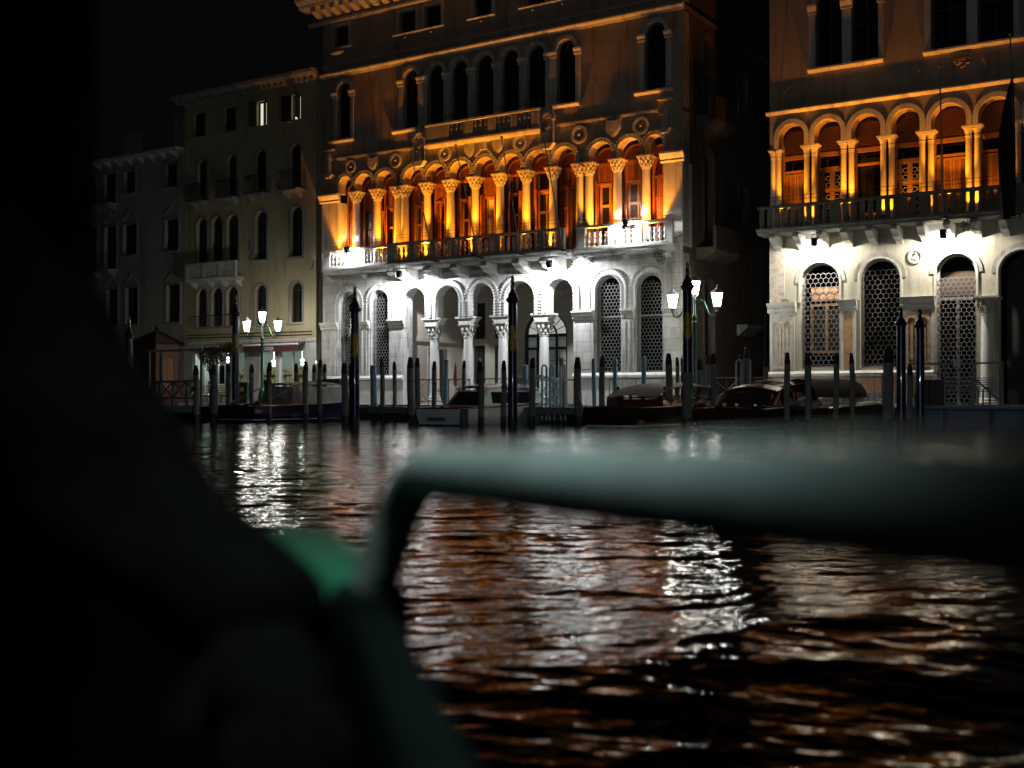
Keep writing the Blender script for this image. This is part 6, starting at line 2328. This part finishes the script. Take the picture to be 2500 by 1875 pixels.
for xx in (-1.1, -.3, 2.2):
    MB().box(xx - .04, xx + .04, -10.04, -9.96, .82, 3.158).build('post', M['fence'], o)
o = T('climbing_plant', 'leafy vine hanging over the pergola post before the shop', 'plant', 2.4, -9.7, .82, 0, author=False)
MB().tube([(0, 0, 0), (.06, .05, .8), (-.04, 0, 1.5), (.05, .03, 2.3)], [.05, .045, .04, .025], 7).build('stem', M['trunk'], o)
lf = MB()
for cx, cy, cz, s_, n in ((0, 0, 2.2, .55, 600), (.55, .2, 2.35, .5, 420), (.95, .3, 2.45, .3, 200), (-.45, .1, 2.2, .4, 300), (.1, 0, 1.6, .28, 220), (.45, .2, 1.95, .3, 220), (-.2, 0, 1.85, .3, 160), (.05, 0, 1.0, .16, 80), (.25, 0, .6, .22, 90)):
    leaf_cluster(lf, cx, cy, cz, s_, s_ * .7, s_ * .75, n, .05, R)
lf.build('foliage', M['leaf'], o, kind='stuff')


def bench(x, y, w, label, rot=0):
    o_ = T('bench', label, 'bench', x, y, QZ, rot, 'slatted benches on the quay', author=False)
    sl_ = MB().box(0, w, -.02, .02, 0, .055).mesh('slat', M['bench'])
    for k in range(5):
        q = bpy.data.objects.new('slat', sl_)
        COL.objects.link(q)
        q.parent = o_
        q.location = (0, .22, .55 + k * .09)
    ss = MB().box(0, w, -.035, .035, 0, .03).mesh('seat_slat', M['bench'])
    for k in range(4):
        q = bpy.data.objects.new('slat', ss)
        COL.objects.link(q)
        q.parent = o_
        q.location = (0, -.2 + k * .1, .45)
    for xx in (.15, w - .15):
        MB().box(xx - .03, xx + .03, -.22, .24, .38, .448).box(xx - .03, xx + .03, .241, .28, 0, 1.0).box(xx - .03, xx + .03, -.22, -.17, 0, .379).build('leg', M['iron'], o_)
    return o_


bench(-7.4, -1.2, 1.7, 'orange slatted bench below the lit shop window')
bench(26.7, -1.0, 2.9, 'slatted bench before the plinth under the second grilled window')
o = T('stone_block', 'white stone landing block at the foot of the right palace', 'stone block', 26.7, -3.2, QZ, 0, author=False)
MB().box(0, 2.6, -.5, .35, 0, .28).build('lower_step', M['stone'], o, bev=.02)
MB().box(.15, 2.6, -.2, .34, .281, .52).build('upper_step', M['stone'], o, bev=.02)


def chair(x, y, rot, label):
    o_ = T('cafe_chair', label, 'chair', x, y, QZ, rot, 'metal chairs outside the shop', author=False)
    MB().box(-.2, .2, -.2, .2, .44, .47).build('seat', M['chrome'], o_, bev=.01)
    b_ = MB()
    for xx in (-.19, -.06, .06, .19):
        b_.tube([(xx, .2, .45), (xx, .25, .88)], .014, 5)
    b_.tube([(-.2, .25, .88), (.2, .25, .88)], .016, 5)
    b_.build('backrest', M['chrome'], o_)
    for sx in (-1, 1):
        for sy in (-1, 1):
            MB().tube([(sx * .18, sy * .18, .44), (sx * .21, sy * .22, 0)], .014, 5).build('leg', M['chrome'], o_)


chair(-6.6, -2.2, .4, 'metal cafe chair below the brightest shop lamp')
chair(-5.9, -2.4, -.5, 'metal cafe chair left of the green menu stand')
o = T('litter_bin', 'dark green bin with pale top and yellow sticker, beside the lamp', 'bin', -2.1, -3.4, QZ, .3, author=False)
MB().box(-.3, .3, -.22, .22, 0, 1.05).build('body', M['dark_green'], o, bev=.02)
MB().box(-.4, .4, -.3, .3, 1.051, 1.11).build('top', M['white_paint'], o, bev=.01)
MB().box(-.1, .12, -.226, -.221, .62, .82).build('sticker', M['sign_yellow'], o)
g = MB()
for k in range(6):
    g.tube([(-.32 + k * .13, 0, 1.11), (-.32 + k * .13, 0, 1.28)], .012, 5)
g.build('spike', M['chrome'], o)


# ================================================================== flagpoles and flag
def flagpole(x, d0, z0, x1, d1, z1, label, r=.035):
    o_ = T('flagpole', label, 'flagpole', x, -d0, z0, 0, 'bare flagpoles leaning from the balconies')
    MB().tube([(x, -d0, z0), (x1, -d1, z1)], [r, r * .7], 8).build('pole', M['fence'], o_)
    MB().ball(x1, -d1, z1 + .04, .06, .06, .06, 8, 6).build('knob', M['gold'], o_)
    MB().box(x - .08, x + .08, -d0 - .02, -d0 + .5, z0 - .04, z0 + .04).build('bracket', M['iron'], o_)


flagpole(8.15, 1.5, 7.45, 7.55, 2.4, 12.3, 'bare flagpole leaning left over the tall palace arcade')
flagpole(10.65, 1.5, 7.45, 10.05, 2.4, 12.35, 'bare flagpole crossing the patterned shield')
flagpole(12.9, 1.5, 7.45, 12.5, 2.4, 12.4, 'bare flagpole left of the second niche figure')
flagpole(15.05, 1.5, 7.45, 14.6, 2.4, 12.35, 'bare flagpole at the right end of the long balcony')
flagpole(30.6, 1.25, 7.6, 30.5, 1.3, 12.95, 'upright bare flagpole on the slatted balcony')
flagpole(33.0, 1.25, 7.5, 32.9, 1.6, 13.6, 'upright flagpole carrying the furled dark flag')
o = T('flag', 'dark furled flag hanging down its pole at right edge', 'flag', 32.95, -1.5, 7.3, 0)
mb = MB()
vs, fs = [], []
seg, rows = 12, 22
for j in range(rows + 1):
    f = j / rows
    z = 12.3 - 4.9 * f
    wl = .06 + .5 * math.sin(min(1, f * 1.5) * PI * .62) - .16 * max(0, f - .75) * 4 * .5
    for i in range(seg + 1):
        u = i / seg
        vs.append((32.97 - wl * u + .1 * wl, -1.5 + .1 * math.sin(u * 11 + f * 2.5) * (.3 + f), z - .12 * u))
for j in range(rows):
    for i in range(seg):
        q = j * (seg + 1) + i
        fs.append((q, q + 1, q + seg + 2, q + seg + 1))
mb.add(vs, fs)
mb.build('cloth', M['flag'], o, smooth=True)


# ================================================================== the boat the picture is taken from, world coordinates
def world_thing(name, label, cat, loc):
    o_ = bpy.data.objects.new(name, None)
    COL.objects.link(o_)
    o_.empty_display_size = .2
    tag(o_, label, cat)
    o_.location = loc
    ORG[o_.name] = loc
    return o_


vb = world_thing('passenger_boat', 'blurred near boat side with teal handrail, green gunwale with painted shade', 'boat', (-.8, .6, WATER))
out_ = [(.40, -1.6), (.20, -.5), (.05, .28), (0.0, .53), (-.085, .958), (-.135, 1.2), (-.2, 1.45)]
wdt = [.09, .09, .07, .055, .06, .08, .09]


def gunwale(seq, z0, z1, name, m, bev):
    mb = MB()
    vs, fs = [], []
    for (x_, y_), w_ in seq:
        h = (z1 - z0)
        vs += [(x_ - .01, y_, z0), (x_, y_, z0 + h * .5), (x_ - .012, y_, z1 - .006), (x_ - .035, y_, z1), (x_ - w_ + .035, y_, z1), (x_ - w_ + .012, y_, z1 - .006), (x_ - w_, y_, z0 + h * .5), (x_ - w_ + .01, y_, z0)]
    n = 8
    for i in range(len(seq) - 1):
        for k in range(n):
            fs.append((i * n + k, i * n + (k + 1) % n, (i + 1) * n + (k + 1) % n, (i + 1) * n + k))
    fs += [tuple(range(n)), tuple((len(seq) - 1) * n + k for k in range(n - 1, -1, -1))]
    mb.add(vs, fs)
    return mb.build(name, m, vb, smooth=True)


seq = list(zip(out_, wdt))
gunwale(seq[:5], .95, 1.03, 'gunwale', M['gunwale_shaded'], 0)  # near part of the green gunwale, its shade painted in
g2 = [((-.088, .985), .05), ((-.125, 1.12), .14), ((-.16, 1.26), .165), ((-.195, 1.36), .13)]
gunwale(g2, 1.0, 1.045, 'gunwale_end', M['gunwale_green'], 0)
gunwale([((-.083, .945), .06)] + [(p, w_ - .02) for p, w_ in g2], .93, .999, 'gunwale_base', M['gunwale_shaded'], 0)
hb = MB()
for (p, w_), (q, w2_) in zip(seq, seq[1:]):
    for off, x1 in ((-.02, 0), (-w_ + .02, 0)):
        hb.face([(p[0] + off, p[1], .948), (q[0] + off, q[1], .948), (q[0] + off - (.12 if off > -.03 else 0), q[1], .0), (p[0] + off - (.12 if off > -.03 else 0), p[1], .0)])
hb.build('side', M['gunwale_shaded'], vb)
fl = MB()
for z_ in (.60, .34):
    fl.face([(-2.55, -1.6, z_)] + [(p[0] - .055 - (.04 if z_ < .5 else 0), p[1], z_) for p in out_] + [(-2.55, 1.45, z_)])
fl.build('floor', M['black_rubber'], vb)
cw = MB().box(-2.6, -.24, 1.45, 1.5, .0, 1.0).box(-2.62, -2.56, -1.6, 1.5, 0, 1.0)
cw.build('coaming', M['gunwale_shaded'], vb)
# handrail: one bent tube, foot on the gunwale
ft = Vector((-.118, .965, 1.03))
cn = Vector((-.078, .905, 1.142))
en = Vector((.124, .28, 1.171))
pts = [ft, ft.lerp(cn, .3), ft.lerp(cn, .5)]
for k in range(1, 7):
    t = k / 7
    a, c_ = ft.lerp(cn, .55), cn.lerp(en, .10)
    pts.append(a.lerp(cn, t).lerp(cn.lerp(c_, t), t))
d_ = (en - cn)
pts += [cn.lerp(en, .10), cn.lerp(en, .3), cn.lerp(en, .65), en, en + d_ * .5, en + d_ * 1.4]
MB().tube(pts, .0195, 20).build('handrail', M['teal'], vb, smooth=True)
MB().lathe(ft.x, ft.y, 1.0, [(.034, 0), (.034, .036), (.024, .044)], 16).build('rail_foot', M['gunwale_shaded'], vb)
MB().box(-.60, -.432, 1.1, 1.22, .9, 2.3).build('cabin_post', M['boat_post'], vb, bev=.02)
MB().box(-2.6, .75, -1.6, 1.25, 2.3, 2.36).build('roof', M['boat_post'], vb, bev=.02)
MB().lathe(-.02, .32, 2.2, [(.03, .0), (.06, .02), (.065, .1)], 14).build('ceiling_lamp', M['white_paint'], vb)
lamp_obj('SPOT', 'cabin_lamp', (-.02 + .8, .32 - .6, 2.17 - WATER), 44, (.80, 1.0, .97), .05, vb, cone=1.0, blend=1, aim=(.01, .47, -1.05))
MB().prism_x([(-.1, 2.36), (.1, 2.36), (.12, 2.62), (-.08, 2.6)], .42, .7).build('deck_searchlight', M['white_paint'], vb)
lamp_obj('SPOT', 'searchlight_beam', (.56 + .8, .14 - .6, 2.5 - WATER), 1000, (.86, .95, 1.0), .1, vb, cone=1.35, blend=.3, aim=(.06, 1, .06))

# ------------------------------------------------------------------ the passenger in front


def skin_mesh(name, m, vs, es, rs, root=0, sub=1):
    me = bpy.data.meshes.new(name)
    me.from_pydata([tuple(v) for v in vs], es, [])
    o_ = bpy.data.objects.new(name, me)
    COL.objects.link(o_)
    md = o_.modifiers.new('Skin', 'SKIN')
    sv = me.skin_vertices[0].data
    for i, r in enumerate(rs):
        sv[i].radius = r if isinstance(r, tuple) else (r, r)
    sv[root].use_root = True
    ss = o_.modifiers.new('Subsurf', 'SUBSURF')
    ss.levels = sub
    dg = bpy.context.evaluated_depsgraph_get()
    dg.update()
    nm = bpy.data.meshes.new_from_object(o_.evaluated_get(dg))
    o_.modifiers.clear()
    o_.data = nm
    bpy.data.meshes.remove(me)
    nm.materials.clear()
    nm.materials.append(m)
    nm.polygons.foreach_set('use_smooth', [True] * len(nm.polygons))
    return o_


def hand(wr, fw, up, side, s=1.0):
    """finger chains from the wrist: returns verts, edges, radii with vertex 0 at the wrist"""
    fw, up = fw.normalized(), up.normalized()
    sd = fw.cross(up).normalized() * side
    vs, es, rs = [wr], [], [.027 * s]
    vs.append(wr + fw * .045 * s); es.append((0, 1)); rs.append((.038 * s, .02 * s))
    vs.append(wr + fw * .085 * s); es.append((1, 2)); rs.append((.04 * s, .016 * s))
    for k, (off, ln) in enumerate(((-.032, .062), (-.011, .075), (.011, .08), (.031, .07))):
        p = wr + fw * .09 * s + sd * off * s
        prev = 2
        for j in range(3):
            p = p + (fw * (1 - .28 * j) - up * (.18 + .36 * j)).normalized() * ln * s * (.5, .34, .26)[j]
            vs.append(p); es.append((prev, len(vs) - 1)); rs.append((.0095, .0088, .0078)[j] * s)
            prev = len(vs) - 1
    p = wr + fw * .035 * s + sd * .03 * s
    prev = 1
    for j in range(3):
        p = p + (fw * .7 + sd * (.7 - .3 * j) - up * .3).normalized() * (.028, .026, .022)[j] * s
        vs.append(p); es.append((prev, len(vs) - 1)); rs.append((.012, .011, .009)[j] * s)
        prev = len(vs) - 1
    return vs, es, rs


ps = world_thing('person', 'seated passenger in black padded coat, seen as a dark blurred shape', 'person', (-.68, 1.0, .34))
Vv = Vector
pel, wai, che, nek, hea, hea2 = Vv((-.70, .98, .86)), Vv((-.70, .99, 1.02)), Vv((-.70, 1.0, 1.22)), Vv((-.70, 1.01, 1.41)), Vv((-.70, 1.02, 1.48)), Vv((-.70, 1.03, 1.60))
shR, elR, wrR = Vv((-.500, 1.0, 1.365)), Vv((-.335, 1.0, 1.105)), Vv((-.182, .84, 1.035))
shL, elL, wrL = Vv((-.89, 1.0, 1.345)), Vv((-1.0, .93, 1.09)), Vv((-.84, .74, .95))
hpR, knR, anR, toR = Vv((-.60, .97, .84)), Vv((-.46, .55, .86)), Vv((-.45, .52, .43)), Vv((-.42, .36, .38))
hpL, knL, anL, toL = Vv((-.80, .97, .84)), Vv((-.86, .54, .86)), Vv((-.86, .5, .43)), Vv((-.87, .34, .38))
base = [pel, wai, che, nek, hea, hea2, shR, elR, wrR, shL, elL, wrL, hpR, knR, anR, toR, hpL, knL, anL, toL]
be = [(0, 1), (1, 2), (2, 3), (3, 4), (4, 5), (2, 6), (6, 7), (7, 8), (2, 9), (9, 10), (10, 11), (0, 12), (12, 13), (13, 14), (14, 15), (0, 16), (16, 17), (17, 18), (18, 19)]
br = [.13, .13, .15, .06, .085, .08, .07, .05, .032, .07, .05, .032, .09, .065, .045, .04, .09, .065, .045, .04]
vs, es, rs = list(base), list(be), list(br)


def under(o_, par):
    org = Vector(ORG[par.name])
    o_.data.transform(Matrix.Translation(-org))
    o_.parent = par
    return o_


base = list(base)
vs[8] = elR.lerp(wrR, .8)
vs[11] = elL.lerp(wrL, .8)
body = under(skin_mesh('body', M['skin'], vs, es, rs, 0, 2), ps)
fc = MB()
fc.ball(-.70, 1.13, 1.535, .014, .024, .022, 8, 6)
fc.ball(-.79, 1.03, 1.545, .012, .025, .035, 8, 6).ball(-.61, 1.03, 1.545, .012, .025, .035, 8, 6)
fc.build('face', M['skin'], ps, smooth=True)
MB().ball(-.735, 1.105, 1.56, .012, .01, .009, 8, 6).ball(-.665, 1.105, 1.56, .012, .01, .009, 8, 6).build('eyes', M['white_paint'], ps, smooth=True)
MB().ball(-.70, 1.01, 1.60, .105, .115, .10, 14, 9).build('hair', M['hair'], ps, smooth=True)
cv_ = [pel + Vv((0, 0, -.06)), wai, che, nek + Vv((0, 0, -.05)), shR, shR.lerp(elR, .5), elR, elR.lerp(wrR, .55), wrR + (wrR - elR) * .16, shL, elL, wrL + (wrL - elL) * .12]
coat = skin_mesh('coat', M['coat'], cv_, [(0, 1), (1, 2), (2, 3), (2, 4), (4, 5), (5, 6), (6, 7), (7, 8), (2, 9), (9, 10), (10, 11)],
                 [.18, .175, .185, .085, .092, .085, .078, .07, .052, .092, .075, .052], 0, 3)
bm = bmesh.new()
bm.from_mesh(coat.data)
for v in bm.verts:      # quilting of the padded sleeves and body
    t = v.co.z * 62 + v.co.x * 9
    v.co += v.normal * (.005 * math.sin(t) + .003 * math.sin(v.co.x * 50 + v.co.y * 37))
bm.to_mesh(coat.data)
bm.free()
under(coat, ps)
lg_ = [pel + Vv((0, 0, -.02)), hpR, knR, anR, hpL, knL, anL]
under(skin_mesh('trousers', M['coat'], lg_, [(0, 1), (1, 2), (2, 3), (0, 4), (4, 5), (5, 6)], [.16, .115, .085, .062, .115, .085, .062], 0, 2), ps)
for wi, fw, sd in ((8, Vv((.28, -.8, -.3)), 1), (11, Vv((.5, -1, -.3)), -1)):
    hv, he, hr = hand(base[wi], fw, Vv((0, -.3, 1)), sd)
    under(skin_mesh('glove', M['coat'], hv, he, [tuple(q + .003 for q in r) if isinstance(r, tuple) else r + .003 for r in hr], 0, 1), ps)
for a, t_ in ((anR, toR), (anL, toL)):
    sh = MB()
    sh.ball((a.x + t_.x) / 2, (a.y + t_.y) / 2, .385, .055, .14, .045, 12, 8)
    sh.build('shoe', M['black_rubber'], ps, smooth=True)
MB().tube([(-.194, .93, 1.088), (-.184, .928, 1.058)], .004, 8).build('glint_sliver', M['chrome'], ps)  # chrome sliver added to stand in for a blurred lens glint
MB().box(-1.1, -.42, .78, 1.25, .34, .74).build('seat', M['black_rubber'], vb, bev=.03)
